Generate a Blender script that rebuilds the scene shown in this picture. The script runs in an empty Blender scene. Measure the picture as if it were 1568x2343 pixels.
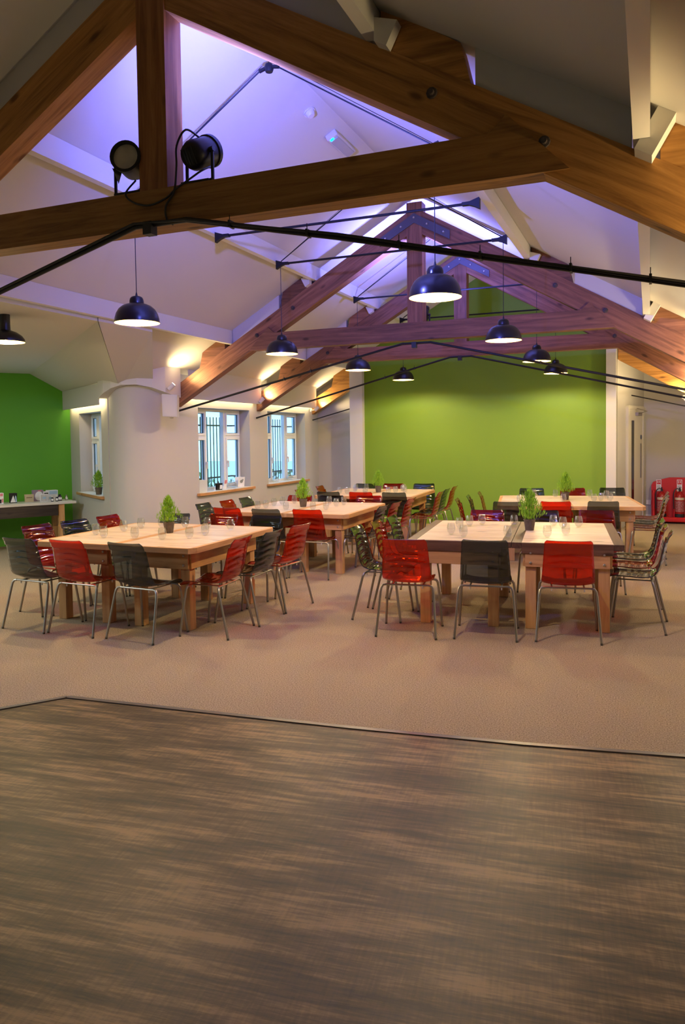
import bpy, math, random
from mathutils import Vector, Matrix, Euler
PI = math.pi
SC = bpy.context.scene
COL = SC.collection

# ------------------------------------------------------------------ camera
CAM_F, CAM_YAW, CAM_PITCH, CAM_ROLL, CAM_SY = 1714.17, 0.3897, 0.0420, -0.0133, -99.96
def make_camera():
    c, s = math.cos(CAM_YAW), math.sin(CAM_YAW)
    r = Vector((c, s, 0)); fw = Vector((-s, c, 0)); up = Vector((0, 0, 1))
    cp, sp = math.cos(CAM_PITCH), math.sin(CAM_PITCH)
    f2 = fw * cp - up * sp; u2 = up * cp + fw * sp
    cr, sr = math.cos(CAM_ROLL), math.sin(CAM_ROLL)
    X = r * cr + u2 * sr; Y = -r * sr + u2 * cr; Zb = -f2
    cd = bpy.data.cameras.new('camera'); co = bpy.data.objects.new('camera', cd); COL.objects.link(co)
    m = Matrix((X, Y, Zb)).transposed().to_4x4(); m.translation = Vector((0, 0, 1.7))
    co.matrix_world = m
    cd.sensor_fit = 'VERTICAL'; cd.sensor_height = 24.0
    cd.lens = CAM_F * 24.0 / 2343.0
    cd.shift_y = CAM_SY / 2343.0
    cd.clip_start = 0.02; cd.clip_end = 200
    SC.camera = co
make_camera()

# ------------------------------------------------------------------ world, exposure
SC.view_settings.view_transform = 'Standard'
SC.view_settings.look = 'None'
SC.view_settings.gamma = 1.0
SC.view_settings.use_curve_mapping = False
SC.view_settings.exposure = 2.0
SC.cycles.max_bounces = 8
SC.cycles.transparent_max_bounces = 24
SC.cycles.caustics_reflective = False
SC.cycles.caustics_refractive = False
SC.cycles.sample_clamp_indirect = 4.0
W_ = bpy.data.worlds.new('daylight'); SC.world = W_; W_.use_nodes = True
bg = W_.node_tree.nodes['Background']
bg.inputs[0].default_value = (0.32, 0.64, 1.0, 1); bg.inputs[1].default_value = 0.80

XC = -2.76
LAMPS = dict(pend=24.0, spot=13.0, blue1=190.0, blue2=190.0, panel=26.0, globe=13.0)
def light(name, kind, loc, power, color, aim=None, size=0.05, spot=None, blend=0.5, size_y=None, parent=None):
    d = bpy.data.lights.new(name, kind); d.energy = power; d.color = color
    if kind == 'AREA':
        d.size = size
        if size_y: d.shape = 'RECTANGLE'; d.size_y = size_y
    else: d.shadow_soft_size = size
    if kind == 'SPOT': d.spot_size = spot; d.spot_blend = blend
    o = bpy.data.objects.new(name, d); COL.objects.link(o); o.location = loc
    if aim is not None:
        o.rotation_euler = (Vector(aim) - Vector(loc)).to_track_quat('-Z', 'Y').to_euler()
    return o

# LIGHTS (positions belong to fixtures built below)
WARM = (1.0, 0.79, 0.43); BLUE = (0.15, 0.17, 1.0)
#LIGHTS#

# ------------------------------------------------------------------ mesh helpers
class MB:
    def __init__(s): s.v = []; s.f = []; s.m = []
    def add(s, vs, fs, mi=0):
        b = len(s.v); s.v += [tuple(v) for v in vs]; s.f += [tuple(b + i for i in f) for f in fs]; s.m += [mi] * len(fs)
        return s
    def box(s, a, b, mi=0):
        x0, y0, z0 = a; x1, y1, z1 = b
        v = [(x0,y0,z0),(x1,y0,z0),(x1,y1,z0),(x0,y1,z0),(x0,y0,z1),(x1,y0,z1),(x1,y1,z1),(x0,y1,z1)]
        return s.add(v, [(0,3,2,1),(4,5,6,7),(0,1,5,4),(1,2,6,5),(2,3,7,6),(3,0,4,7)], mi)
    def bevbox(s, a, b, r, mi=0):
        # box with all vertical and horizontal edges chamfered
        x0,y0,z0 = a; x1,y1,z1 = b; rings = []
        for z, k in ((z0, r), (z0 + r, 0), (z1 - r, 0), (z1, r)):
            ri = r + k
            rings.append([(x0+ri,y0+k,z),(x1-ri,y0+k,z),(x1-k,y0+ri,z),(x1-k,y1-ri,z),(x1-ri,y1-k,z),(x0+ri,y1-k,z),(x0+k,y1-ri,z),(x0+k,y0+ri,z)])
        v = [p for q in rings for p in q]; f = [tuple(range(7,-1,-1)), tuple(range(24,32))]
        for i in range(3):
            for j in range(8):
                a_, b_ = i*8+j, i*8+(j+1)%8; f.append((a_, b_, b_+8, a_+8))
        return s.add(v, f, mi)
    def prism(s, poly, y0, y1, mi=0):
        # polygon in XZ, extruded along Y
        n = len(poly); v = [(x, y0, z) for x, z in poly] + [(x, y1, z) for x, z in poly]
        f = [tuple(range(n)), tuple(range(2*n-1, n-1, -1))] + [((i+1)%n, i, n+i, n+(i+1)%n) for i in range(n)]
        return s.add(v, f, mi)
    def slab(s, poly, z0, z1, mi=0):
        n = len(poly); v = [(x, y, z0) for x, y in poly] + [(x, y, z1) for x, y in poly]
        f = [tuple(range(n-1,-1,-1)), tuple(range(n, 2*n))] + [(i, (i+1)%n, n+(i+1)%n, n+i) for i in range(n)]
        return s.add(v, f, mi)
    def quadslab(s, pts, t, mi=0):
        # thin plate from 3D polygon, thickness t upwards along z
        n = len(pts); v = list(pts) + [(p[0], p[1], p[2] + t) for p in pts]
        f = [tuple(range(n-1,-1,-1)), tuple(range(n, 2*n))] + [(i, (i+1)%n, n+(i+1)%n, n+i) for i in range(n)]
        return s.add(v, f, mi)
    def tube(s, pts, r, n=8, mi=0, r2=None, cap=True):
        pts = [Vector(p) for p in pts]; rings = []; m = len(pts)
        up = None
        for i, p in enumerate(pts):
            t = (pts[min(i+1, m-1)] - pts[max(i-1, 0)]).normalized()
            if up is None:
                up = Vector((0,0,1)) if abs(t.z) < 0.9 else Vector((1,0,0))
            a = t.cross(up).normalized(); b = a.cross(t).normalized(); up = b
            rr = r if r2 is None else r + (r2 - r) * i / (m - 1)
            rings.append([p + (a * math.cos(2*PI*j/n) + b * math.sin(2*PI*j/n)) * rr for j in range(n)])
        v = [q for ring in rings for q in ring]; f = []
        for i in range(m-1):
            for j in range(n):
                a_, b_ = i*n+j, i*n+(j+1)%n; f.append((a_, b_, b_+n, a_+n))
        if cap: f += [tuple(range(n-1,-1,-1)), tuple(range((m-1)*n, m*n))]
        return s.add(v, f, mi)
    def lathe(s, prof, n=20, c=(0,0,0), mi=0, axis=None):
        # prof list of (r, z); axis: Matrix 3x3 to orient
        v = []; f = []; m = len(prof)
        for r, z in prof:
            for j in range(n):
                p = Vector((r*math.cos(2*PI*j/n), r*math.sin(2*PI*j/n), z))
                if axis is not None: p = axis @ p
                v.append(p + Vector(c))
        for i in range(m-1):
            for j in range(n):
                a_, b_ = i*n+j, i*n+(j+1)%n; f.append((a_, b_, b_+n, a_+n))
        return s.add(v, f, mi)
    def disc(s, r, z, n=20, c=(0,0,0), mi=0, axis=None, flip=False):
        v = []
        for j in range(n):
            p = Vector((r*math.cos(2*PI*j/n), r*math.sin(2*PI*j/n), z))
            if axis is not None: p = axis @ p
            v.append(p + Vector(c))
        return s.add(v, [tuple(range(n-1,-1,-1)) if flip else tuple(range(n))], mi)
    def mesh(s, name, mats, smooth=False):
        me = bpy.data.meshes.new(name); me.from_pydata([tuple(v) for v in s.v], [], s.f)
        if not isinstance(mats, (list, tuple)): mats = [mats]
        for m in mats: me.materials.append(m)
        if len(mats) > 1:
            for p, i in zip(me.polygons, s.m): p.material_index = i
        if smooth:
            me.polygons.foreach_set('use_smooth', [True] * len(me.polygons))
            try: me.set_sharp_from_angle(angle=math.radians(40))
            except Exception: pass
        me.validate(); me.update()
        return me

def obj(name, mb, mats, parent=None, loc=(0,0,0), rot=(0,0,0), smooth=False, label=None, kind=None):
    o = bpy.data.objects.new(name, mb.mesh(name, mats, smooth) if isinstance(mb, MB) else mb)
    COL.objects.link(o); o.location = loc; o.rotation_euler = rot
    if parent is not None: o.parent = parent
    if label: o['label'] = label
    if kind: o['kind'] = kind
    return o
def tag(o, label, cat, group=None):
    o['label'] = label; o['category'] = cat
    if group: o['group'] = group
    return o
def thing(name, label, cat, loc=(0,0,0), rz=0.0, group=None):
    o = bpy.data.objects.new(name, None); COL.objects.link(o); o.empty_display_size = 0.1
    o.location = loc; o.rotation_euler = (0, 0, rz)
    return tag(o, label, cat, group)
def dup(root, loc, rz, label=None, group=None, cat=None):
    r = root.copy(); COL.objects.link(r); r.location = loc; r.rotation_euler = (0, 0, rz)
    if label: r['label'] = label
    if group: r['group'] = group
    for ch in list(root.children):
        c = ch.copy(); COL.objects.link(c); c.parent = r
        for g in list(ch.children):
            d = g.copy(); COL.objects.link(d); d.parent = c
    return r
def struct(name, mb, mats, parent=None, smooth=False):
    return obj(name, mb, mats, parent, smooth=smooth, kind='structure')
def sub(a, b): return (a[0]-b[0], a[1]-b[1], a[2]-b[2])

# ------------------------------------------------------------------ materials
def newmat(name):
    m = bpy.data.materials.new(name); m.use_nodes = True
    nt = m.node_tree; b = nt.nodes['Principled BSDF']
    return m, nt, b
def plain(name, col, rough=0.5, metal=0.0, spec=0.5, emit=None, es=0.0, bump=0.0, bscale=60):
    m, nt, b = newmat(name)
    b.inputs['Base Color'].default_value = (*col, 1); b.inputs['Roughness'].default_value = rough
    b.inputs['Metallic'].default_value = metal; b.inputs['Specular IOR Level'].default_value = spec
    if emit: b.inputs['Emission Color'].default_value = (*emit, 1); b.inputs['Emission Strength'].default_value = es
    if bump:
        tc = nt.nodes.new('ShaderNodeTexCoord'); n = nt.nodes.new('ShaderNodeTexNoise'); n.inputs['Scale'].default_value = bscale
        n.inputs['Detail'].default_value = 3; bp = nt.nodes.new('ShaderNodeBump'); bp.inputs['Strength'].default_value = bump; bp.inputs['Distance'].default_value = 0.004
        nt.links.new(tc.outputs['Object'], n.inputs['Vector']); nt.links.new(n.outputs['Fac'], bp.inputs['Height']); nt.links.new(bp.outputs[0], b.inputs['Normal'])
    return m
def mottled(name, c1, c2, scale=(1,1,1), nscale=5, detail=4, rough=0.5, bump=0.0, spec=0.5, dist=0.003, c3=None, pos=(0.35,0.65), coord='Object', rough2=None):
    m, nt, b = newmat(name); L = nt.links
    tc = nt.nodes.new('ShaderNodeTexCoord'); mp = nt.nodes.new('ShaderNodeMapping'); mp.inputs['Scale'].default_value = scale
    n = nt.nodes.new('ShaderNodeTexNoise'); n.inputs['Scale'].default_value = nscale; n.inputs['Detail'].default_value = detail; n.inputs['Roughness'].default_value = 0.6
    r = nt.nodes.new('ShaderNodeValToRGB'); e = r.color_ramp.elements
    e[0].position = pos[0]; e[0].color = (*c1, 1); e[1].position = pos[1]; e[1].color = (*c2, 1)
    if c3: q = e.new((pos[0]+pos[1])/2); q.color = (*c3, 1)
    L.new(tc.outputs[coord], mp.inputs['Vector']); L.new(mp.outputs[0], n.inputs['Vector']); L.new(n.outputs['Fac'], r.inputs[0]); L.new(r.outputs[0], b.inputs['Base Color'])
    b.inputs['Roughness'].default_value = rough; b.inputs['Specular IOR Level'].default_value = spec
    if rough2 is not None:
        mr = nt.nodes.new('ShaderNodeMapRange'); mr.inputs[3].default_value = rough; mr.inputs[4].default_value = rough2
        L.new(n.outputs['Fac'], mr.inputs[0]); L.new(mr.outputs[0], b.inputs['Roughness'])
    if bump:
        bp = nt.nodes.new('ShaderNodeBump'); bp.inputs['Strength'].default_value = bump; bp.inputs['Distance'].default_value = dist
        L.new(n.outputs['Fac'], bp.inputs['Height']); L.new(bp.outputs[0], b.inputs['Normal'])
    return m
def wood(name, dark, mid, lightc, rough=0.5, axis=0, knots=True, spec=0.35, bump=0.25, rnd=0.25, gs=1.0):
    # grain stretched along the object's own long axis, with knots and a per-object tone shift
    m, nt, b = newmat(name); L = nt.links
    tc = nt.nodes.new('ShaderNodeTexCoord'); oi = nt.nodes.new('ShaderNodeObjectInfo')
    mp = nt.nodes.new('ShaderNodeMapping'); sc = [14*gs, 14*gs, 14*gs]; sc[axis] = 0.9*gs; mp.inputs['Scale'].default_value = sc
    ad = nt.nodes.new('ShaderNodeVectorMath'); ad.operation = 'ADD'; sk = nt.nodes.new('ShaderNodeVectorMath'); sk.operation = 'SCALE'
    cb = nt.nodes.new('ShaderNodeCombineXYZ')
    for i in range(3): L.new(oi.outputs['Random'], cb.inputs[i])
    L.new(cb.outputs[0], sk.inputs[0]); sk.inputs['Scale'].default_value = 37.0
    L.new(tc.outputs['Object'], ad.inputs[0]); L.new(sk.outputs[0], ad.inputs[1]); L.new(ad.outputs[0], mp.inputs['Vector'])
    n = nt.nodes.new('ShaderNodeTexNoise'); n.inputs['Scale'].default_value = 1.6; n.inputs['Detail'].default_value = 6; n.inputs['Roughness'].default_value = 0.65; n.inputs['Distortion'].default_value = 0.6
    L.new(mp.outputs[0], n.inputs['Vector'])
    r = nt.nodes.new('ShaderNodeValToRGB'); e = r.color_ramp.elements
    e[0].position = 0.30; e[0].color = (*dark, 1); e[1].position = 0.72; e[1].color = (*lightc, 1); q = e.new(0.5); q.color = (*mid, 1)
    L.new(n.outputs['Fac'], r.inputs[0])
    col = r.outputs[0]
    if knots:
        v = nt.nodes.new('ShaderNodeTexVoronoi'); v.inputs['Scale'].default_value = 1.0; mk = nt.nodes.new('ShaderNodeMapping'); s2 = [5.5, 5.5, 5.5]; s2[axis] = 2.2; mk.inputs['Scale'].default_value = s2
        L.new(ad.outputs[0], mk.inputs['Vector']); L.new(mk.outputs[0], v.inputs['Vector'])
        kr = nt.nodes.new('ShaderNodeMapRange'); kr.inputs[1].default_value = 0.06; kr.inputs[2].default_value = 0.14; kr.inputs[3].default_value = 0.75; kr.inputs[4].default_value = 0.0
        L.new(v.outputs['Distance'], kr.inputs[0])
        mx = nt.nodes.new('ShaderNodeMixRGB'); mx.inputs[2].default_value = (dark[0]*0.35, dark[1]*0.3, dark[2]*0.3, 1)
        L.new(kr.outputs[0], mx.inputs[0]); L.new(col, mx.inputs[1]); col = mx.outputs[0]
    hs = nt.nodes.new('ShaderNodeHueSaturation'); mr = nt.nodes.new('ShaderNodeMapRange'); mr.inputs[3].default_value = 1 - rnd; mr.inputs[4].default_value = 1 + rnd
    L.new(oi.outputs['Random'], mr.inputs[0]); L.new(mr.outputs[0], hs.inputs['Value']); L.new(col, hs.inputs['Color'])
    L.new(hs.outputs[0], b.inputs['Base Color'])
    b.inputs['Roughness'].default_value = rough; b.inputs['Specular IOR Level'].default_value = spec
    bp = nt.nodes.new('ShaderNodeBump'); bp.inputs['Strength'].default_value = bump; bp.inputs['Distance'].default_value = 0.003
    L.new(n.outputs['Fac'], bp.inputs['Height']); L.new(bp.outputs[0], b.inputs['Normal'])
    return m
def clear(name, tint, body=None, bodyfac=0.0, rough=0.03, ior=1.45, gmul=1.0, trans=False):
    # thin clear plastic or glass: tinted straight-through light plus a Fresnel gloss
    m = bpy.data.materials.new(name); m.use_nodes = True; nt = m.node_tree; L = nt.links
    for n in list(nt.nodes): nt.nodes.remove(n)
    out = nt.nodes.new('ShaderNodeOutputMaterial'); tr = nt.nodes.new('ShaderNodeBsdfTransparent'); tr.inputs[0].default_value = (*tint, 1)
    gl = nt.nodes.new('ShaderNodeBsdfGlossy'); gl.inputs['Roughness'].default_value = rough; gl.inputs[0].default_value = (gmul, gmul, gmul, 1)
    fr = nt.nodes.new('ShaderNodeFresnel'); fr.inputs[0].default_value = ior
    geo = nt.nodes.new('ShaderNodeNewGeometry'); im = nt.nodes.new('ShaderNodeMapRange')   # same Fresnel from both sides of the thin wall
    im.inputs[3].default_value = ior; im.inputs[4].default_value = 1.0 / ior
    L.new(geo.outputs['Backfacing'], im.inputs[0]); L.new(im.outputs[0], fr.inputs[0])
    mx = nt.nodes.new('ShaderNodeMixShader'); L.new(fr.outputs[0], mx.inputs[0]); L.new(gl.outputs[0], mx.inputs[2])
    if body:
        df = nt.nodes.new('ShaderNodeBsdfTranslucent' if trans else 'ShaderNodeBsdfDiffuse'); df.inputs[0].default_value = (*body, 1)
        m2 = nt.nodes.new('ShaderNodeMixShader'); m2.inputs[0].default_value = bodyfac; L.new(tr.outputs[0], m2.inputs[1]); L.new(df.outputs[0], m2.inputs[2]); L.new(m2.outputs[0], mx.inputs[1])
    else: L.new(tr.outputs[0], mx.inputs[1])
    L.new(mx.outputs[0], out.inputs[0])
    return m

M = {}
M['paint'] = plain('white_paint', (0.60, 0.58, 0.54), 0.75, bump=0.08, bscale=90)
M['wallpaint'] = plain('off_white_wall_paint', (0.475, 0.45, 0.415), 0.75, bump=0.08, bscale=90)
M['gloss_white'] = plain('white_gloss_paint', (0.68, 0.66, 0.62), 0.45, bump=0.05, bscale=30)
M['green'] = plain('green_paint', (0.17, 0.31, 0.014), 0.6, bump=0.05, bscale=90)
M['green2'] = plain('leaf_green_paint', (0.085, 0.34, 0.012), 0.6, bump=0.05, bscale=90)
M['carpet'] = mottled('oatmeal_carpet', (0.215, 0.16, 0.10), (0.46, 0.365, 0.245), nscale=115, detail=3, rough=0.95, bump=0.7, spec=0.1, dist=0.006)
M['timber'] = wood('stained_timber', (0.20, 0.085, 0.020), (0.38, 0.175, 0.042), (0.52, 0.26, 0.07), 0.62)
M['pine'] = wood('pale_pine', (0.50, 0.33, 0.19), (0.69, 0.52, 0.345), (0.80, 0.65, 0.47), 0.34, rnd=0.10, bump=0.1, gs=0.8)
M['pine_edge'] = wood('pine_edge', (0.42, 0.20, 0.075), (0.56, 0.30, 0.12), (0.66, 0.38, 0.17), 0.5, rnd=0.12, bump=0.15)
M['pine_leg'] = wood('pine_leg', (0.42, 0.20, 0.075), (0.55, 0.30, 0.12), (0.64, 0.38, 0.17), 0.5, axis=2, rnd=0.15, bump=0.15)
M['walnut'] = wood('dark_walnut', (0.050, 0.027, 0.016), (0.090, 0.047, 0.029), (0.14, 0.077, 0.049), 0.45, axis=1, rnd=0.12, bump=0.15)
M['walnut_x'] = wood('dark_walnut_front', (0.075, 0.036, 0.02), (0.12, 0.058, 0.033), (0.18, 0.095, 0.055), 0.45, axis=0, rnd=0.12, bump=0.15)
M['whitewash'] = wood('whitewashed_boards', (0.50, 0.47, 0.42), (0.64, 0.61, 0.56), (0.72, 0.70, 0.66), 0.35, rnd=0.08)
M['darkwood'] = wood('near_black_board', (0.02, 0.014, 0.010), (0.035, 0.024, 0.018), (0.055, 0.04, 0.03), 0.5)
M['sill_wood'] = wood('sill_timber', (0.36, 0.17, 0.06), (0.5, 0.26, 0.10), (0.6, 0.34, 0.15), 0.5, rnd=0.1)
M['black'] = plain('black_metal', (0.010, 0.009, 0.010), 0.42, 0.0, 0.3)
M['blackm'] = plain('matt_black', (0.012, 0.012, 0.013), 0.5)
M['shade'] = plain('black_enamel', (0.010, 0.009, 0.011), 0.28, 0.0, 0.5)
M['shade_in'] = plain('lamplit_enamel_inside', (0.36, 0.21, 0.05), 0.5)  # white lining coloured amber to carry the bulb's yellow glow
M['bulb'] = plain('lit_bulb', (1, 0.9, 0.7), 0.5, emit=(1.0, 0.76, 0.38), es=9.0)
M['steel'] = plain('brushed_steel', (0.36, 0.33, 0.28), 0.36, 0.9)
M['bolt'] = plain('zinc_bolt', (0.55, 0.52, 0.47), 0.35, 0.9)
M['rust'] = mottled('dark_iron', (0.03, 0.022, 0.02), (0.07, 0.05, 0.045), nscale=20, rough=0.6)
M['upvc'] = plain('white_upvc', (0.74, 0.76, 0.78), 0.35)
M['glass'] = clear('window_glass', (0.93, 0.97, 0.98), ior=1.45)
M['tumbler'] = clear('clear_tumbler_glass', (0.93, 0.94, 0.94), ior=1.7, rough=0.015)
M['red_pc'] = clear('orange_red_polycarbonate', (0.74, 0.125, 0.014), (0.80, 0.12, 0.008), 0.09, rough=0.06, ior=1.5, trans=True)
M['red_rim'] = plain('dark_red_cut_edge', (0.10, 0.010, 0.004), 0.2)
M['grey_rim'] = plain('dark_smoke_cut_edge', (0.010, 0.011, 0.012), 0.2)
M['grey_pc'] = clear('smoke_polycarbonate', (0.33, 0.355, 0.36), (0.12, 0.13, 0.135), 0.07, rough=0.06, ior=1.5, trans=True)
M['plastic_w'] = plain('white_plastic', (0.68, 0.65, 0.62), 0.4)
M['red_grp'] = plain('red_grp', (0.52, 0.012, 0.014), 0.35)
M['red_ext'] = plain('red_cylinder_paint', (0.33, 0.008, 0.008), 0.25)
M['cream'] = plain('cream_label', (0.62, 0.52, 0.36), 0.5)
M['whitecard'] = plain('white_card', (0.78, 0.78, 0.80), 0.5)
M['pinkcard'] = plain('pink_print', (0.7, 0.22, 0.25), 0.5)
M['tan'] = plain('kraft_card', (0.52, 0.42, 0.27), 0.6)
M['purple'] = plain('mauve_card', (0.30, 0.22, 0.30), 0.5)
M['bluecard'] = plain('pale_blue_print', (0.38, 0.55, 0.72), 0.5)
M['darkphoto'] = plain('dark_photo', (0.015, 0.014, 0.016), 0.3)
M['pot'] = mottled('dark_clay_pot', (0.07, 0.052, 0.035), (0.12, 0.09, 0.06), nscale=30, rough=0.7)
M['soil'] = plain('soil', (0.03, 0.02, 0.012), 0.9)
M['leaf'] = mottled('conifer_green', (0.10, 0.26, 0.008), (0.32, 0.56, 0.03), nscale=22, rough=0.55, spec=0.3, pos=(0.3,0.7))
M['stem'] = plain('brown_stem', (0.12, 0.07, 0.03), 0.8)
M['trim'] = plain('grey_floor_trim', (0.13, 0.115, 0.105), 0.38, 0.3)
M['lens'] = mottled('frosted_lens', (0.42, 0.38, 0.30), (0.60, 0.56, 0.46), nscale=4, rough=0.3)
M['globe'] = plain('lit_fill_globe', (.9, .85, .7), .5, emit=(1.0, .82, .5), es=3.0)
M['panel'] = plain('lit_fill_panel', (.9, .9, .9), .5, emit=(.86, .97, 1.0), es=1.5)
M['led'] = plain('led_strip', (1, 1, 1), 0.5, emit=(1.0, 0.80, 0.42), es=7.0)
M['spotglow'] = plain('lit_spot_lens', (1, 1, 1), 0.5, emit=(1.0, 0.80, 0.45), es=40.0)
M['bluelens'] = plain('lit_blue_lens', (0.2, 0.2, 1), 0.5, emit=(0.3, 0.25, 1.0), es=12.0)
M['exitgreen'] = plain('green_led', (0.0, 0.5, 0.2), 0.5, emit=(0.0, 1.0, 0.45), es=1.5)
M['darkglass'] = plain('dark_vision_panel', (0.01, 0.01, 0.014), 0.15)
M['door'] = plain('cream_door_paint', (0.66, 0.62, 0.52), 0.5)
M['hedge'] = mottled('hedge_green', (0.06, 0.12, 0.04), (0.22, 0.30, 0.14), nscale=6, rough=0.9)
M['outdoor'] = mottled('outdoor_gravel', (0.50, 0.52, 0.50), (0.66, 0.68, 0.66), nscale=8, rough=0.9)
M['teal_gasket'] = plain('dark_gasket', (0.02, 0.07, 0.09), 0.5)

def floor_wood():
    m, nt, b = newmat('distressed_wood_vinyl'); L = nt.links
    tc = nt.nodes.new('ShaderNodeTexCoord')
    def nz(sc, ns, det, dist=0.4, rough=0.65, rot=0.0):
        mp = nt.nodes.new('ShaderNodeMapping'); mp.inputs['Scale'].default_value = sc; mp.inputs['Rotation'].default_value = (0, 0, rot)
        n = nt.nodes.new('ShaderNodeTexNoise'); n.inputs['Scale'].default_value = ns; n.inputs['Detail'].default_value = det; n.inputs['Distortion'].default_value = dist; n.inputs['Roughness'].default_value = rough
        L.new(tc.outputs['Object'], mp.inputs['Vector']); L.new(mp.outputs[0], n.inputs['Vector']); return n
    a = nz((0.9, 11.0, 1), 2.2, 8, 0.25, 0.75)
    c = nz((0.7, 3.4, 1), 1.6, 4, 0.3)
    d = nz((70.0, 5.0, 1), 1.0, 3, 0.2)
    mm = nt.nodes.new('ShaderNodeMath'); mm.operation = 'MULTIPLY_ADD'; mm.inputs[1].default_value = 0.45
    L.new(c.outputs['Fac'], mm.inputs[0])
    m2 = nt.nodes.new('ShaderNodeMath'); m2.operation = 'MULTIPLY'; m2.inputs[1].default_value = 0.55; L.new(a.outputs['Fac'], m2.inputs[0]); L.new(m2.outputs[0], mm.inputs[2])
    m3 = nt.nodes.new('ShaderNodeMath'); m3.operation = 'MULTIPLY_ADD'; m3.inputs[1].default_value = 0.10; L.new(d.outputs['Fac'], m3.inputs[0]); L.new(mm.outputs[0], m3.inputs[2])
    r = nt.nodes.new('ShaderNodeValToRGB'); e = r.color_ramp.elements
    e[0].position = 0.455; e[0].color = (0.022, 0.016, 0.010, 1); e[1].position = 0.655; e[1].color = (0.27, 0.175, 0.088, 1); q = e.new(0.55); q.color = (0.088, 0.058, 0.030, 1)
    L.new(m3.outputs[0], r.inputs[0]); L.new(r.outputs[0], b.inputs['Base Color'])
    b.inputs['Roughness'].default_value = 0.46; b.inputs['Specular IOR Level'].default_value = 0.27
    bp = nt.nodes.new('ShaderNodeBump'); bp.inputs['Strength'].default_value = 0.35; bp.inputs['Distance'].default_value = 0.002
    L.new(m3.outputs[0], bp.inputs['Height']); L.new(bp.outputs[0], b.inputs['Normal'])
    return m
M['floorwood'] = floor_wood()

# ------------------------------------------------------------------ room shell
T1, T2, T3, T4 = 3.88, 9.29, 11.75, 14.10
def ceil_z(x): return 4.76 - 0.575 * abs(x - XC)
XW, XR = -6.42, 0.90
YB = -3.0
G = Vector((-9.06, 9.98, 0)); GD = Vector((0.557, 0.83, 0))      # wing corner and direction of the wing's green wall
WP = Vector((-7.28, 8.80, 0)); WD = Vector((0.83, -0.557, 0))

struct('floor', MB().slab([(-18, YB-.2), (XR+.2, YB-.2), (XR+.2, 16), (-6.6, 16), (-6.6, 9.3), (-7.28, 8.95), (-9.1, 10.2), (-18, -1.5)], -0.12, 0), M['carpet'])
edge = [(XR, 4.34), (0.176, 4.237), (-0.63, 4.10), (-1.61, 3.985), (-3.56, 3.817), (-8.79, YB)]
GR = 0.112   # the boards' grain runs parallel to the carpet edge
def unrot(p): return (p[0]*math.cos(GR) + p[1]*math.sin(GR), -p[0]*math.sin(GR) + p[1]*math.cos(GR))
obj('floor.001', MB().slab([unrot(p) for p in [(XR, YB)] + edge], 0.0, 0.004), M['floorwood'], rot=(0, 0, GR), kind='structure')
def strip(a, b):
    a = Vector((*a, 0)); b = Vector((*b, 0)); d = (b-a).normalized(); n = Vector((-d.y, d.x, 0)) * 0.018
    return [(a+n).xy, (b+n).xy, (b-n).xy, (a-n).xy]
tm = MB()
for i in range(4):
    p = [tuple(q) for q in strip(edge[i], edge[i+1])]
    tm.slab(p, 0.003, 0.011)
struct('trim_1', tm, M['trim'])
struct('trim_2', MB().slab([tuple(q) for q in strip(edge[4], edge[5])], 0.003, 0.011), M['trim'])

def wall_panel(name, P, D, length, z1, mat, openings=(), thick=0.3, z0=-0.05):
    # local x runs along D from P, local +y points out of the room
    ang = math.atan2(D[1], D[0]); mb = MB(); x = 0.0
    for (a, b, za, zb) in sorted(openings):
        mb.box((x, 0, z0), (a, thick, z1)); mb.box((a, 0, z0), (b, thick, za)); mb.box((a, 0, zb), (b, thick, z1)); x = b
    mb.box((x, 0, z0), (length, thick, z1))
    o = obj(name, mb, mat, None, loc=(P[0], P[1], 0), rot=(0, 0, ang), kind='structure'); return o
O2 = (9.82, 11.42, 0.86, 2.18); O3 = (12.08, 13.68, 0.86, 2.18)
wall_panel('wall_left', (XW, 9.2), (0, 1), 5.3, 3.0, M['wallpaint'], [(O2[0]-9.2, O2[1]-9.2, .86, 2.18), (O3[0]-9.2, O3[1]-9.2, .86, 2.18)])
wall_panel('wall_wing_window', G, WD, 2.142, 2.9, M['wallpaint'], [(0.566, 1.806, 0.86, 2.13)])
wall_panel('wall_wing_green', G - GD * 14, GD, 14.0, 3.3, M['green2'])
wall_panel('wall_right', (XR, 16), (0, -1), 19.3, 3.0, M['paint'], thick=0.2)
wall_panel('wall_back', (XR, YB), (-1, 0), 19, 5.4, M['paint'], thick=0.2)
# rounded nose between the two window walls
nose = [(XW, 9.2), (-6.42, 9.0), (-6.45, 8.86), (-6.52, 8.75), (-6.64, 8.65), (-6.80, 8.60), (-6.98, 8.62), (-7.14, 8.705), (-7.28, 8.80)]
struct('wall_curved', MB().slab(nose + [(-7.10, 9.3), (-6.72, 9.3)], -0.05, 2.9), M['wallpaint'], smooth=True)
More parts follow.
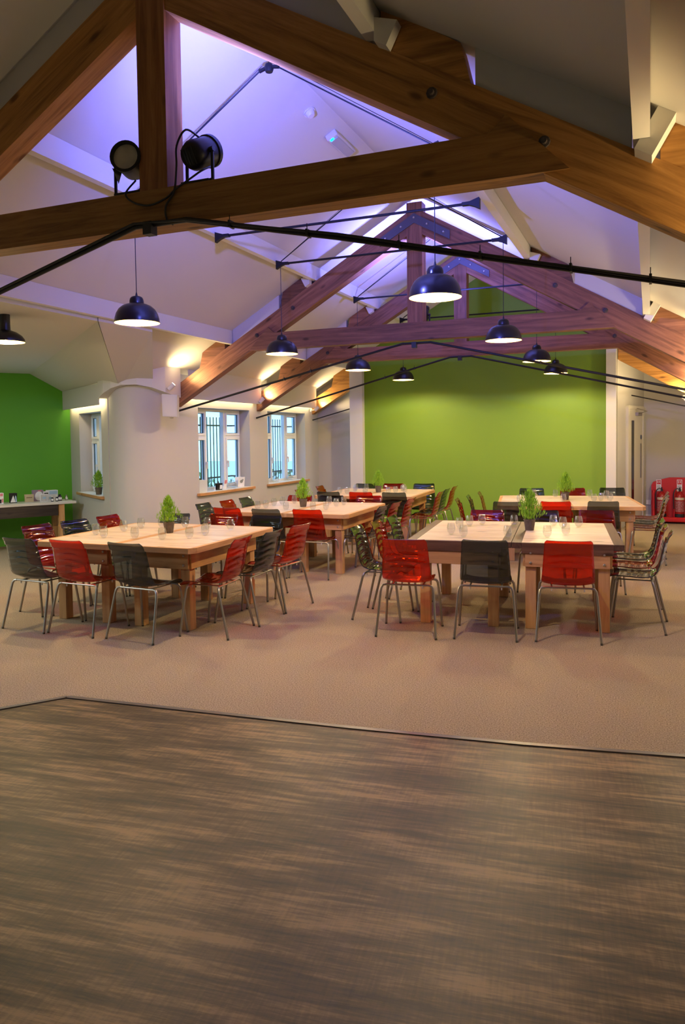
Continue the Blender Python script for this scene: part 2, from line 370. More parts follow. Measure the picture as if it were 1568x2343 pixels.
# end walls and the green partition
def gable(mb, x0, x1, y0, y1, z0=-0.05):
    xs = [x0] + ([XC] if x0 < XC < x1 else []) + [x1]
    mb.prism([(x0, z0), (x1, z0)] + [(x, ceil_z(x) + 0.05) for x in reversed(xs)], y0, y1)
    return mb
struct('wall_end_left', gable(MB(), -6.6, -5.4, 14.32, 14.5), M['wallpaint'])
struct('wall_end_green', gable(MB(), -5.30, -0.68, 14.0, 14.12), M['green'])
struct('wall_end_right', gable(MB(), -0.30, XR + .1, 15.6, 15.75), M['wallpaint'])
pl = thing('partition_post', 'white square plastered post at the left edge of the green end wall', 'post')
obj('post', gable(MB(), -5.53, -5.26, 13.88, 14.13, 0), M['paint'], pl)
pr = thing('partition_post', 'white square plastered post at the right edge of the green end wall', 'post')
obj('post', gable(MB(), -0.71, -0.545, 13.88, 14.13, 0), M['paint'], pr)
struct('baseboard_end', MB().box((-5.26, 13.985, 0), (-0.71, 14.0, 0.15)), M['green'])
struct('baseboard_right_end', MB().box((-0.12, 15.585, 0), (XR, 15.6, 0.12)), M['gloss_white'])
DW0, DW1 = Vector((-0.53, 14.03, 0)), Vector((-0.11, 15.6, 0)); DWD = (DW1 - DW0).normalized(); DWN = Vector((DWD.y, -DWD.x, 0))
q = [DW0, DW1, DW1 - DWN * .12, DW0 - DWN * .12]
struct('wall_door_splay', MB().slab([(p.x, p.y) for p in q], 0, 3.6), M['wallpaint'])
# door on the splayed wall, local x along the wall, local -y into the room
dr = bpy.data.objects.new('door_1', None); COL.objects.link(dr); dr['kind'] = 'structure'
dr.location = DW0; dr.rotation_euler = (0, 0, math.atan2(DWD.y, DWD.x))
obj('door_leaf', MB().box((0.55, -0.035, 0.01), (1.42, -0.004, 2.14)), M['door'], dr)
fm = MB(); fm.box((0.48, -0.05, 0), (0.55, -0.001, 2.2)); fm.box((1.42, -0.05, 0), (1.49, -0.001, 2.2)); fm.box((0.55, -0.05, 2.14), (1.42, -0.001, 2.2))
obj('door_frame', fm, M['door'], dr)
obj('vision_panel', MB().box((0.72, -0.041, 0.30), (0.86, -0.03, 1.93)), M['darkglass'], dr)
obj('pull_plate', MB().box((1.27, -0.042, 0.85), (1.34, -0.03, 1.50)), M['steel'], dr)
ax = Matrix(((1,0,0),(0,0,-1),(0,1,0)))
obj('door_disc', MB().lathe([(0, .006), (.045, .006), (.045, 0)], 14, (1.31, -0.036, 1.62), axis=ax), plain('blue_disc', (.03, .06, .16), .4), dr)
cl = MB(); cl.box((0.95, -0.09, 2.02), (1.2, -0.036, 2.08)); cl.tube([(1.0, -0.09, 2.06), (0.75, -0.30, 2.09), (0.95, -0.07, 2.15)], 0.008, 6)
obj('door_closer', cl, M['steel'], dr)

# ceilings
CT = 0.10
def csl(pts): return MB().quadslab(pts, CT)
A0, A1 = (XC, YB, 4.76), (XC, 14.5, 4.76)
xl = -5.50
struct('ceiling', csl([(XC, YB, 4.76), (XC, 15.7, 4.76), (XR, 15.7, ceil_z(XR)), (XR, YB, ceil_z(XR))][::-1]), M['paint'])
struct('ceiling.001', csl([(XC, YB, 4.76), (xl, YB, ceil_z(xl)), (xl, 14.5, ceil_z(xl)), (XC, 14.5, 4.76)]), M['paint'])
struct('ceiling.002', csl([(xl, 7.45, ceil_z(xl)), (-6.62, 8.90, ceil_z(-6.62)), (-6.62, 14.5, ceil_z(-6.62)), (xl, 14.5, ceil_z(xl))]), M['paint'])
# plastered valley beam running down to the rounded corner
vb = MB(); a = [(-5.52, 6.55, 2.985), (-5.52, 7.50, 2.985), (-6.47, 8.78, 2.50), (-7.04, 8.78, 2.40)]
vb.quadslab([a[0], a[3], a[2], a[1]], 0.30)
struct('ceiling.003', vb, M['paint'])
# wing ceiling: flat part, pitched part, triangle to the valley
NI = -GD  # towards the room from the window wall
F2 = WP + NI * 0.62 + Vector((0, 0, 2.80)); H1 = G + NI * 0.62 + Vector((0, 0, 2.80))
Wt = WP + Vector((0.02, 0.0, 2.46)); Gt = G + Vector((0, 0, 2.46))
far = G - GD * 14
wc = MB()
wc.quadslab([(-5.53, YB, 2.985), (-5.53, 6.55, 2.985), tuple(F2), tuple(H1), (far.x, far.y, 2.80), (-17, YB, 2.80)][::-1], 0.1)
wc.quadslab([tuple(F2), tuple(Wt), tuple(Gt), tuple(H1)][::-1], 0.1)
wc.quadslab([(-5.53, 6.55, 2.985), (-7.04, 8.78, 2.40), tuple(Wt), tuple(F2)][::-1], 0.1)
struct('ceiling.004', wc, M['paint'])
# bulkhead skirtings hiding the warm light strips
def bulk(P, D, x0, x1, z0, z1, off=0.12):
    ang = math.atan2(D[1], D[0])
    obj('trim_3', MB().box((x0, -off, z0), (x1, -off+0.018, z1)), M['paint'], None, loc=(P[0], P[1], 0), rot=(0, 0, ang), kind='structure')
for k, (y0, y1) in enumerate(((9.22, 9.24), (9.42, 11.64), (11.86, 13.98))):
    if y1 - y0 < .1: continue
    bulk((XW, 0), (0, 1), y0, y1, 2.29, ceil_z(XW) + 0.1)
bulk(G, WD, 0.02, 2.10, 2.21, 2.52)
# small soffit pieces over the curved corner
nz = MB()
cap = [(-7.36, 8.68), (-7.17, 8.56), (-6.98, 8.49), (-6.78, 8.47), (-6.56, 8.53), (-6.40, 8.66), (-6.31, 8.84), (-6.30, 9.2)]
for i in range(len(cap)-1):
    a, b = cap[i], cap[i+1]; zs = [2.30, 2.36, 2.42, 2.46, 2.46, 2.42, 2.36, 2.30]
    nz.add([(a[0], a[1], zs[i]), (b[0], b[1], zs[i+1]), (b[0], b[1], 2.85), (a[0], a[1], 2.85)], [(0,1,2,3)])
    na, nb = nose[::-1][i], nose[::-1][i+1]
    nz.add([(a[0], a[1], zs[i]), (b[0], b[1], zs[i+1]), (nb[0], nb[1], zs[i+1]), (na[0], na[1], zs[i])], [(0,3,2,1)])
struct('trim_4', nz, M['paint'], smooth=True)

# LED strips in the coves (lit strips, the light they give is theirs)
led = []
for k, (P, D, x0, x1, z, txt) in enumerate((((XW, 0), (0, 1), 9.45, 11.62, 2.36, 'warm light strip in the cove over the nearer barred window'),
        ((XW, 0), (0, 1), 11.88, 13.95, 2.36, 'warm light strip in the cove over the farther barred window'),
        (G, WD, 0.12, 2.06, 2.26, 'warm light strip in the cove over the narrow window by the green wall'))):
    o = obj('light_strip', MB().box((x0, -0.098, z-0.012), (x1, -0.080, z+0.012)), M['led'], None, loc=(P[0], P[1], 0), rot=(0, 0, math.atan2(D[1], D[0])))
    tag(o, txt, 'light strip')

# ------------------------------------------------------------------ windows (local x along the wall, +y outwards)
def window(n, P, D, x0, x1, z0, z1):
    r = bpy.data.objects.new('window_%d' % n, None); COL.objects.link(r); r['kind'] = 'structure'
    r.location = (P[0], P[1], 0); r.rotation_euler = (0, 0, math.atan2(D[1], D[0]))
    ya, yb = 0.20, 0.27; t = 0.045; w = x1 - x0
    f = MB(); e = 0.004
    f.box((x0+e, ya, z0+e), (x1-e, yb, z0+t)); f.box((x0+e, ya, z1-t), (x1-e, yb, z1-e)); f.box((x0+e, ya, z0+t), (x0+t, yb, z1-t)); f.box((x1-t, ya, z0+t), (x1-e, yb, z1-t))
    m1, m2 = x0 + w*0.32, x0 + w*0.68; zt = z0 + (z1-z0)*0.66
    for m in (m1, m2): f.box((m-0.026, ya, z0+t), (m+0.026, yb, z1-t))
    f.box((x0+t, ya, zt-0.022), (m1-0.026, yb, zt+0.022)); f.box((m2+0.026, ya, zt-0.022), (x1-t, yb, zt+0.022))
    obj('window_frame', f, M['upvc'], r)
    cells = [(x0+t, m1-0.026, z0+t, zt-0.022, 1), (x0+t, m1-0.026, zt+0.022, z1-t, 1), (m1+0.026, m2-0.026, z0+t, z1-t, 0), (m2+0.026, x1-t, z0+t, zt-0.022, 1), (m2+0.026, x1-t, zt+0.022, z1-t, 1)]
    for k, (a, b, c, d, s) in enumerate(cells):
        if s:
            h = MB(); u = 0.032
            h.box((a, ya-0.02, c), (b, ya+0.03, c+u)); h.box((a, ya-0.02, d-u), (b, ya+0.03, d)); h.box((a, ya-0.02, c+u), (a+u, ya+0.03, d-u)); h.box((b-u, ya-0.02, c+u), (b, ya+0.03, d-u))
            sh = obj('sash', h, M['upvc'], r)
            g2 = MB(); v = 0.008
            g2.box((a+u, ya+.005, c+u), (a+u+v, ya+.02, d-u)); g2.box((b-u-v, ya+.005, c+u), (b-u, ya+.02, d-u)); g2.box((a+u, ya+.005, c+u), (b-u, ya+.02, c+u+v)); g2.box((a+u, ya+.005, d-u-v), (b-u, ya+.02, d-u))
            obj('gasket', g2, M['teal_gasket'], sh)
            obj('pane', MB().box((a+u, ya+0.012, c+u), (b-u, ya+0.016, d-u)), M['glass'], sh)
            if k in (0, 3):
                hx = b-u/2 if k == 0 else a+u/2; hz = (c+d)/2
                hm = MB().box((hx-0.012, ya-0.045, hz-0.02), (hx+0.012, ya-0.02, hz+0.02)); hm.box((hx-0.009, ya-0.055, hz-0.09), (hx+0.009, ya-0.04, hz+0.02))
                obj('handle', hm, M['plastic_w'], sh)
        else:
            obj('pane', MB().box((a, ya+0.03, c), (b, ya+0.034, d)), M['glass'], r)
    obj('window_sill', MB().bevbox((x0-0.07, -0.06, z0-0.042), (x1+0.07, 0.0, z0+0.0), 0.004), M['sill_wood'], r)
    obj('sill_board', MB().box((x0+.002, -0.055, z0), (x1-.002, 0.2, z0+.004)), M['gloss_white'], r)
    # security bars outside
    g = thing('window_grille', ['black security bars outside the narrow window by the green wall', 'black security bars outside the nearer window of the long wall', 'black security bars outside the farther window of the long wall'][n-1], 'grille')
    g.location = r.location; g.rotation_euler = r.rotation_euler
    k = 0; x = x0 + 0.08
    while x < x1 - 0.04:
        obj('bar', MB().box((x-0.006, 0.40, z0-0.05), (x+0.006, 0.412, z1-0.12)), M['blackm'], g); x += 0.10
    for z in (z0+0.18, z1-0.26): obj('rail', MB().box((x0-0.05, 0.395, z-0.012), (x1+0.05, 0.42, z+0.012)).box((x0-0.05, 0.298, z-0.012), (x0-0.02, 0.40, z+0.012)).box((x1+0.02, 0.298, z-0.012), (x1+0.05, 0.40, z+0.012)), M['blackm'], g)
window(1, G, WD, 0.566, 1.806, 0.86, 2.13)
window(2, (XW, 0), (0, 1), O2[0], O2[1], O2[2], O2[3])
window(3, (XW, 0), (0, 1), O3[0], O3[1], O3[2], O3[3])
# outdoors seen through the windows
struct('ground_outside', MB().slab([(-40, -2), (-6.8, 16.5), (-6.8, 60), (-60, 60)], -0.5, -0.4), M['outdoor'])
rnd = random.Random(5)
def shrub(name, label, c, r, h, n):
    mb = MB()
    for i in range(n):
        th = rnd.uniform(0, 2*PI); z = rnd.uniform(0, 1); rr = r * math.sqrt(max(0.05, 1 - (z*1.7-0.75)**2)) * rnd.uniform(.5, 1)
        p = Vector((math.cos(th)*rr, math.sin(th)*rr, z*h)); s = rnd.uniform(.06, .14)
        a = Vector((rnd.uniform(-1,1), rnd.uniform(-1,1), rnd.uniform(-1,1))).normalized()*s; b = Vector((rnd.uniform(-1,1), rnd.uniform(-1,1), rnd.uniform(-1,1))).normalized()*s
        mb.add([p, p+a, p+a+b, p+b], [(0,1,2,3)])
    t = thing(name, label, 'shrub', c); f = obj('foliage', mb, M['hedge'], t, kind='stuff'); obj('trunk', MB().tube([(0,0,0), (0.03,0,h*.4), (0,0.05,h*.8)], .05, 6), M['stem'], t)
shrub('garden_shrub', 'bushy green shrub outside, behind the nearer barred window', (-13.5, 19.5, -.45), 1.5, 1.05, 420)
shrub('garden_shrub', 'bushy green shrub outside, behind the farther barred window', (-12.0, 22.5, -.45), 1.5, 1.05, 420)
shrub('garden_shrub', 'green shrub outside the narrow window by the green wall', (-15.0, 15.5, -.45), 1.3, 1.0, 420)

# ------------------------------------------------------------------ roof trusses
SL = 0.58; ANG = math.atan(SL); HV = 0.29; HP = HV * math.cos(ANG)
def rt(dx): return 4.58 - SL * dx
def truss(y, cz, label, dl, dr_, lowblocks, plate, kingtop=4.64):
    TM = M['timber'] if y == T1 else M['timber_red']; TZ = M['timber_z'] if y == T1 else M['timber_violet_lit_z']
    r = thing('roof_truss', label, 'truss', (XC, y, cz))
    for sgn, dmax in ((-1, dl), (1, dr_)):
        L = dmax / math.cos(ANG)
        mb = MB().prism([(0.0, -HP), (0.0, 0), (L, 0), (L + HP*math.tan(ANG), -HP)][::-1], -0.075, 0.075)
        obj('rafter', mb, TM, r, loc=(0, 0, 4.58 - cz), rot=(0, ANG, PI if sgn < 0 else 0))
    # tie beam with slanted ends lapped on the rafters
    mb = MB().prism([(-2.40, 0), (2.40, 0), (2.10, 0.305), (2.01, 0.225), (-2.01, 0.225), (-2.10, 0.305)], -0.092, 0.058)
    obj('collar_beam', mb, TM, r)
    kb = MB().box((-0.10, -0.085, 0.225), (0.10, 0.085, kingtop - cz))
    obj('king_post', kb, TZ, r)
    for sgn in (-1, 1):
        def ln(d0, d1, name, mat, yf=0.07, inset=0.0):
            pts = [(d0, rt(d0) - cz), (d1, rt(d1) - cz), (d1 - (0.05 if mat is TM else 0), ceil_z(XC+d1) - cz + 0.02), (d0, ceil_z(XC+d0) - cz + 0.02)]
            if sgn < 0: pts = [(-a, b) for a, b in pts][::-1]
            obj(name, MB().prism(pts, -yf, yf), mat, r)
        dm = dl if sgn < 0 else dr_
        ln(1.445, 1.92, 'packer', TM)
        if y == T1: ln(0.11, 1.36, 'infill_board', M['paint'], 0.055)
        ln(1.94, 2.675, 'infill_board', M['paint'], 0.055)
        if dm > 3.3: ln(2.80, 3.22, 'packer', TM)
        # bolts near the lapped joint
        for d, dz in ((1.72, -0.13), (2.28, -0.14)):
            a = Matrix(((1,0,0),(0,0,-1),(0,1,0)))
            obj('bolt', MB().lathe([(0, .028), (.014, .028), (.016, .012), (.028, .010), (.030, 0)], 10, (sgn*d, -0.075, rt(d) + dz - cz), axis=a), M['rust'], r)
        # cleats
        c0 = 2.80 if sgn > 0 else 1.45
        if dm > 3.3 and sgn > 0:
            zb = rt(2.76) - cz
            p = (2.69, rt(2.69) - cz - .035); cu, su = math.cos(ANG), math.sin(ANG)
            q = lambda a, b: (p[0] + a*cu + b*su, p[1] - a*su + b*cu)
            obj('cleat', MB().prism([q(0, 0), q(.085, 0), q(.085, .21), q(0, .21)], -0.19, -0.076), M['gloss_white'], r)
        zb = rt(1.45) - cz
        obj('cleat', MB().prism([(sgn*1.435, zb), (sgn*1.50, zb-0.035), (sgn*1.56, zb+0.08), (sgn*1.435, zb+0.12)][::sgn], -0.15, -0.076), M['gloss_white'], r)
    if plate:
        d = 0.46; A = Matrix(((1,0,0),(0,0,-1),(0,1,0))); z0 = 4.50 - cz
        obj('steel_plate', MB().prism([(-d, z0 - SL*d - .105), (0, z0 - .12), (d, z0 - SL*d - .105), (d, z0 - SL*d), (0, z0), (-d, z0 - SL*d)], -0.100, -0.088), M['platemetal'], r)
        for dx in (-.38, -.17, 0, .17, .38):
            obj('bolt', MB().lathe([(0, .013), (.010, .013), (.014, .006), (.014, 0)], 8, (dx, -0.100, z0 - SL*abs(dx) - 0.055), axis=A), M['bolt'], r)
    return r
M['timber_red'] = wood('violet_lit_timber', (0.10, 0.042, 0.022), (0.20, 0.082, 0.043), (0.30, 0.132, 0.07), 0.62)  # both: the same stained timber, reddened and darkened to imitate violet stage light
M['timber_violet_lit_z'] = wood('violet_lit_post', (0.10, 0.042, 0.022), (0.20, 0.082, 0.043), (0.30, 0.132, 0.07), 0.62, axis=2)
M['timber_z'] = wood('stained_timber_post', (0.15, 0.058, 0.017), (0.27, 0.11, 0.032), (0.38, 0.17, 0.055), 0.62, axis=2)
M['platemetal'] = plain('grey_steel_plate', (0.09, 0.085, 0.10), 0.5, 0.4)
truss(T1, 2.97, 'nearest timber roof truss, carrying two black stage lights on its tie beam', 2.85, 3.655, True, False, 4.60)
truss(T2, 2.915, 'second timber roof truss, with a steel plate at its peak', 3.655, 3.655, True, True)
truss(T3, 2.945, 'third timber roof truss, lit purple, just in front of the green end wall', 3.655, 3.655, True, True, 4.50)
# the farthest truss shows only as rafter stubs either side of the green partition
r4 = thing('roof_truss', 'farthest timber rafters, either side of the green end wall', 'truss', (XC, T4, 0))
for sgn, d0, d1 in ((-1, 2.66, 3.66), (1, 2.24, 3.66)):
    pts = [(d0, rt(d0)-HV), (d1, rt(d1)-HV), (d1, rt(d1)), (d0, rt(d0))]
    if sgn < 0: pts = [(-a, b) for a, b in pts][::-1]
    obj('rafter', MB().prism(pts, -0.075, 0.075), M['timber'], r4)
    pts = [(2.80, rt(2.80)), (3.22, rt(3.22)), (3.17, ceil_z(XC+3.17)), (2.80, ceil_z(XC+2.80))]
    if sgn < 0: pts = [(-a, b) for a, b in pts][::-1]
    obj('packer', MB().prism(pts, -0.07, 0.07), M['timber'], r4)

# purlins: painted joists along the room resting on the rafters
for dx, lab in ((-2.72, 'lower white purlin on the left slope of the roof'), (-1.40, 'upper white purlin on the left slope of the roof'), (1.40, 'upper white purlin on the right slope of the roof'), (2.72, 'lower white purlin on the right slope of the roof')):
    ad = abs(dx); w = 0.036
    o = obj('purlin', MB().prism([(-w, rt(ad) + (w*SL if dx < 0 else w*SL)), (w, rt(ad) + w*SL), (w, ceil_z(XC+dx+w) - .003), (-w, ceil_z(XC+dx-w) - .003)], -8.44, 8.44), M['gloss_white'], None, loc=(XC+dx, 5.50, 0))
    tag(o, lab, 'purlin')

# ------------------------------------------------------------------ black tie rods under the trusses
def tierod(y, pts, r, label, ties, ell=0.0, extra=None):
    o = thing('tie_rod', label, 'tie rod', (pts[0][0], y, pts[0][1]))
    P = [(p[0]-pts[0][0], 0, p[1]-pts[0][1]) for p in pts]
    obj('rod', MB().tube(P, r, 10), M['black'], o, smooth=True)
    if extra:
        obj('cable', MB().tube([(p[0], -r*1.5, p[2] + (0.012 if i % 2 else -0.006)) for i, p in enumerate(P)], r*0.5, 6), M['blackm'], o, smooth=True)
    for x in ties:
        for i in range(len(pts)-1):
            if pts[i][0] <= x <= pts[i+1][0]:
                u = (x-pts[i][0])/(pts[i+1][0]-pts[i][0]); z = pts[i][1] + u*(pts[i+1][1]-pts[i][1])
                mb = MB().box((-0.006, -r*2.1, -r*1.2), (0.006, r*1.3, r*1.3)); mb.box((-0.002, -r*1.5, r), (0.002, -r*1.3, r+0.035))
                obj('cable_tie', mb, M['blackm'], o, loc=(x-pts[0][0], 0, z-pts[0][1]))
    xm = XC
    obj('clamp', MB().box((xm-0.03, -0.03, -0.06), (xm+0.03, 0.03, 0.015)), M['blackm'], o, loc=(-pts[0][0], 0, max(p[1] for p in pts)-pts[0][1]))
    return o
tierod(T1-0.13, [(-5.60, 2.24), (-2.86, 2.975), (-2.50, 2.975), (-1.54, 2.765), (0.86, 2.20)], 0.016, 'thick black tie rod with strapped cables under the nearest truss', [-2.2, -1.72, -1.2, -0.78, -0.35, 0.0], extra=True)
tierod(T2-0.12, [(-6.40, 2.09), (-2.92, 2.87), (-2.55, 2.87), (0.86, 2.055)], 0.015, 'black tie rod under the second truss', [-4.2, -4.6, -1.2])
tierod(T3-0.12, [(-6.40, 2.05), (-2.92, 2.93), (-2.58, 2.93), (0.86, 2.09)], 0.015, 'black tie rod under the third truss', [-4.0, -3.5, -1.2])
o = thing('tie_rod', 'thin black tie rod by the farthest rafter, left of the green wall', 'tie rod', (-6.40, T4-.1, 2.05))
obj('rod', MB().tube([(0, 0, 0), (0.95, 0, 0.24)], 0.011, 8), M['black'], o)
o = thing('tie_rod', 'thin black tie rod by the farthest rafter, above the splayed door', 'tie rod', (-0.30, T4-.1, 2.355))
obj('rod', MB().tube([(0, 0, 0), (1.18, 0, -0.29)], 0.011, 8), M['black'], o)

# ------------------------------------------------------------------ cross rods between the upper purlins
CR = [(5.32, 'nearest'), (6.70, 'second nearest'), (8.05, 'middle'), (10.57, 'second farthest'), (12.81, 'farthest')]
for y, nm in CR:
    xa, xb = XC - 1.355, XC + 1.355
    o = thing('cross_rod', 'black rod with wedge anchors strung between the upper purlins, %s of the five' % nm, 'cross rod', (XC, y, 3.76))
    obj('rod', MB().tube([(xa-XC+.1, 0, 0), (xb-XC-.1, 0, 0)], 0.013, 8), M['black'], o)
    for s in (-1, 1):
        x0 = s*1.36; bridle = nm != 'second nearest'
        mb = MB().prism([(x0, 0.045), (x0, -0.060), (x0 - s*0.05, -0.032), (x0 - s*0.10, -0.014), (x0 - s*0.16, -0.014), (x0 - s*0.16, 0.014), (x0 - s*0.09, 0.016)][::-s], -0.022, 0.022)
        obj('anchor', mb, M['black'], o)
        if bridle: obj('bridle_wire', MB().tube([(s*1.30, 0, 0.03), (s*0.07, 0, 0.82)], 0.006, 6), M['black'], o)
        if bridle: obj('bridle_wire', MB().tube([(s*1.30, 0.03, 0.05), (s*0.07, 0.02, 0.86)], 0.0025, 5), M['black'], o)
    if not bridle: continue
    tb = MB().lathe([(0, -.03), (.028, -.03), (.036, -.01), (.036, .01), (.028, .03), (0, .03)], 12, (0, 0, 0.82)); tb.tube([(-.085, 0, .81), (-.03, 0, .825)], .015, 8); tb.tube([(.03, 0, .825), (.085, 0, .815)], .015, 8)
    obj('turnbuckle', tb, M['black'], o, smooth=True)
    obj('hanger', MB().tube([(0, 0, .84), (0, 0, 1.0)], .004, 5), M['black'], o)

# ------------------------------------------------------------------ pendants
SH_OUT = [(a, b*1.12) for a, b in [(.190, 0), (.190, .006), (.186, .035), (.174, .072), (.152, .105), (.122, .128), (.092, .140), (.066, .146), (.061, .150), (.060, .168), (.055, .185), (.045, .197), (.028, .203), (.012, .205)]]
def pendant(x, y, z, top, label, power=None):
    o = thing('pendant_lamp', label, 'lamp', (x, y, z), group='black dome pendants')
    obj('shade', MB().lathe(SH_OUT, 36), M['shade'], o, smooth=True)
    obj('shade_lining', MB().lathe([(.189, .001), (.183, .038), (.170, .077), (.148, .112), (.118, .138), (.085, .152), (.0, .156)], 36), M['shade_in'], o, smooth=True)
    obj('bulb', MB().lathe([(0, .072), (.016, .075), (.027, .088), (.030, .100), (.026, .115), (.014, .132), (.013, .156)], 14), M['bulb'], o, smooth=True)
    obj('gland', MB().lathe([(.012, .228), (.010, .236), (.004, .262)], 10), M['blackm'], o)
    obj('cord', MB().tube([(0, 0, .258), (0, 0, top - z)], 0.0035, 6), M['blackm'], o)
    l = light('pendant_light', 'POINT', (0, 0, 0.055), power or LAMPS['pend'], WARM, size=0.03); l.parent = o
    return o
LY = [(5.316, 'nearest'), (8.049, 'second nearest'), (10.57, 'second farthest'), (12.81, 'farthest')]
for y, nm in LY:
    pendant(-4.067, y, 2.696, 3.76, 'black dome pendant lamp, %s in the left-hand row' % nm)
    pendant(-1.440, y, 2.696, 3.76, 'black dome pendant lamp, %s in the right-hand row' % nm)
# wing: shallow dome fixed close under the ceiling
o = thing('ceiling_lamp', 'shallow black dome lamp close under the ceiling at the left edge', 'lamp', (-6.03, 5.76, 2.70))
obj('shade', MB().lathe([(.185, 0), (.184, .03), (.160, .065), (.11, .10), (.06, .118), (.052, .12), (.05, .19)], 30), M['shade'], o, smooth=True)
obj('shade_lining', MB().lathe([(.183, .002), (.178, .03), (.154, .06), (.1, .092), (0, .10)], 30), M['shade_in'], o, smooth=True)
obj('bulb', MB().lathe([(0, .02), (.02, .03), (.03, .05), (.02, .08), (.012, .10)], 12), M['bulb'], o, smooth=True)
obj('ceiling_rose', MB().lathe([(.05, .19), (.05, .285), (0, .285)], 14), M['blackm'], o)
l = light('pendant_light', 'POINT', (0, 0, 0.0), LAMPS['pend'], WARM, size=0.03); l.parent = o

# ------------------------------------------------------------------ stage lights on the nearest tie beam
def par_can(c, axis, label, lit, yokeax, base_z, power=0, spot=2.2, colr=BLUE):
    o = thing('stage_light', label, 'stage light', (c[0], c[1], base_z))
    z = Vector(axis).normalized(); x = Vector(yokeax).normalized(); y = z.cross(x).normalized(); x = y.cross(z).normalized()
    A = Matrix((x, y, z)).transposed(); cc = (0, 0, c[2] - base_z)
    obj('housing', MB().lathe([(.0, -.10), (.045, -.10), (.072, -.085), (.088, -.05), (.088, .075), (.096, .08), (.096, .105), (.078, .105), (.078, .08)], 28, cc, axis=A), M['black'], o, smooth=True)
    fins = MB()
    for k in range(-2, 3):
        p = Vector(cc) + A @ Vector((k*.02, 0, -.10)); d = A @ Vector((0, .05, 0))
        fins.tube([p - d, p + d], .004, 4)
    obj('cooling_fin', fins, M['blackm'], o)
    obj('lens', MB().disc(.080, .086, 28, cc, axis=A), M['bluelens'] if lit else M['lens'], o)
    yk = MB()
    for s in (-1, 1):
        p = Vector(cc) + x * (s*.105); q = Vector((p.x, p.y, 0.012))
        yk.tube([p + Vector((0,0,.012)), q], .010, 6); yk.tube([p - x*s*.02, p + x*s*.012], .016, 8)
    pa = Vector(cc) - x*.105; pb = Vector(cc) + x*.105
    yk.tube([(pa.x, pa.y, .012), (pb.x, pb.y, .012)], .010, 6)
    obj('yoke', yk, M['blackm'], o)
    obj('base_plate', MB().box((-.10, -.05, 0), (.09, .05, .012)), M['blackm'], o)
    if not lit:
        fl = MB()
        for s in (-1, 1):
            p0 = Vector(cc) + A @ Vector((s*.07, -.05, -.02))
            fl.add([p0, p0 + A @ Vector((s*.03, 0, .08)), p0 + A @ Vector((s*.02, -.07, .0))], [(0, 1, 2)])
        obj('bracket_flap', fl, M['blackm'], o)
    if power:
        l = light('stage_beam', 'SPOT', Vector(c) + z*.13, power, colr, Vector(c) + z*2, size=.06, spot=spot, blend=.9)
    return o
par_can((-2.965, T1-.02, 3.405), (.26, -.90, .04), 'black stage light left of the post on the nearest tie beam, pale lens facing out', False, (1, -.1, 0), 3.205)
par_can((-2.475, T1-.02, 3.385), (.16, .88, .44), 'black stage light right of the post on the nearest tie beam, facing away', True, (1, -.35, 0), 3.205, LAMPS['blue1'], 3.0)
par_can((-2.76, T2+.22, 3.27), (0, .25, .97), 'black stage light behind the post of the second truss, shining blue', True, (1, 0, 0), 3.15, LAMPS['blue2'], 3.0)
pc = thing('power_cable', 'black power cable looped from the stage lights over the nearest tie beam', 'cable', (-2.47, T1-.11, 3.40))
def rel(P): return [(p[0]+2.47, p[1]-(T1-.11), p[2]-3.40) for p in P]
def spline(P, n=6):
    P = [Vector(p) for p in P]; out = []
    for i in range(len(P)-1):
        a = P[max(i-1,0)]; b = P[i]; c = P[i+1]; d = P[min(i+2, len(P)-1)]
        for k in range(n):
            t = k/n; out.append(0.5*((2*b) + (-a+c)*t + (2*a-5*b+4*c-d)*t*t + (-a+3*b-3*c+d)*t**3))
    out.append(P[-1]); return out
f = T1 - .105
obj('cord', MB().tube(spline(rel([(-2.46, T1-.04, 3.47), (-2.51, f, 3.50), (-2.575, f, 3.42), (-2.58, f, 3.30), (-2.60, f, 3.16), (-2.66, f, 3.08), (-2.655, f, 3.00), (-2.60, f-.02, 2.96)])), .006, 6), M['blackm'], pc, smooth=True)
obj('cord', MB().tube(spline(rel([(-2.40, T1-.02, 3.30), (-2.41, f, 3.25), (-2.50, f, 3.21), (-2.59, f, 3.17), (-2.66, f, 3.125), (-2.78, f, 3.10), (-2.89, f, 3.13), (-2.95, f, 3.19), (-2.93, T1-.03, 3.29)])), .006, 6), M['blackm'], pc, smooth=True)

# ------------------------------------------------------------------ uplighters at the rafter feet
def uplight(x, y, z, sx, label, power=None):
    o = thing('wall_spotlight', label, 'spotlight', (x, y, z))
    d = Vector((sx*.62, 0.30, .72)).normalized(); xx = Vector((0, 1, 0)); yy = d.cross(xx).normalized(); xx = yy.cross(d)
    A = Matrix((xx, yy, d)).transposed()
    obj('body', MB().lathe([(0, -.06), (.032, -.055), (.034, .05), (.028, .05), (.028, .035)], 16, axis=A), M['plastic_w'], o, smooth=True)
    obj('lamp_face', MB().disc(.028, .037, 16, axis=A), M['spotglow'], o)
    obj('bracket', MB().tube([(0, 0, -.02), (-sx*.06, 0, -.03), (-sx*.13, 0, -.03)], .010, 6).box((-sx*.125-.012, -.03, -.06), (-sx*.125+.012, .03, .01)), M['plastic_w'], o)
    l = light('uplight_beam', 'SPOT', Vector((x, y, z)) + d*.06, power or LAMPS['spot'], (1.0, .74, .36), Vector((x, y, z)) + d*2, size=.03, spot=2.3, blend=.8)
    return o
uplight(-6.25, 8.90, 2.44, 1, 'small white uplighter glaring above the white speaker at the second truss')
uplight(-6.26, 11.58, 2.36, 1, 'small white uplighter at the left foot of the third truss')
uplight(-6.26, 13.90, 2.28, 1, 'small white uplighter at the left foot of the farthest rafter')
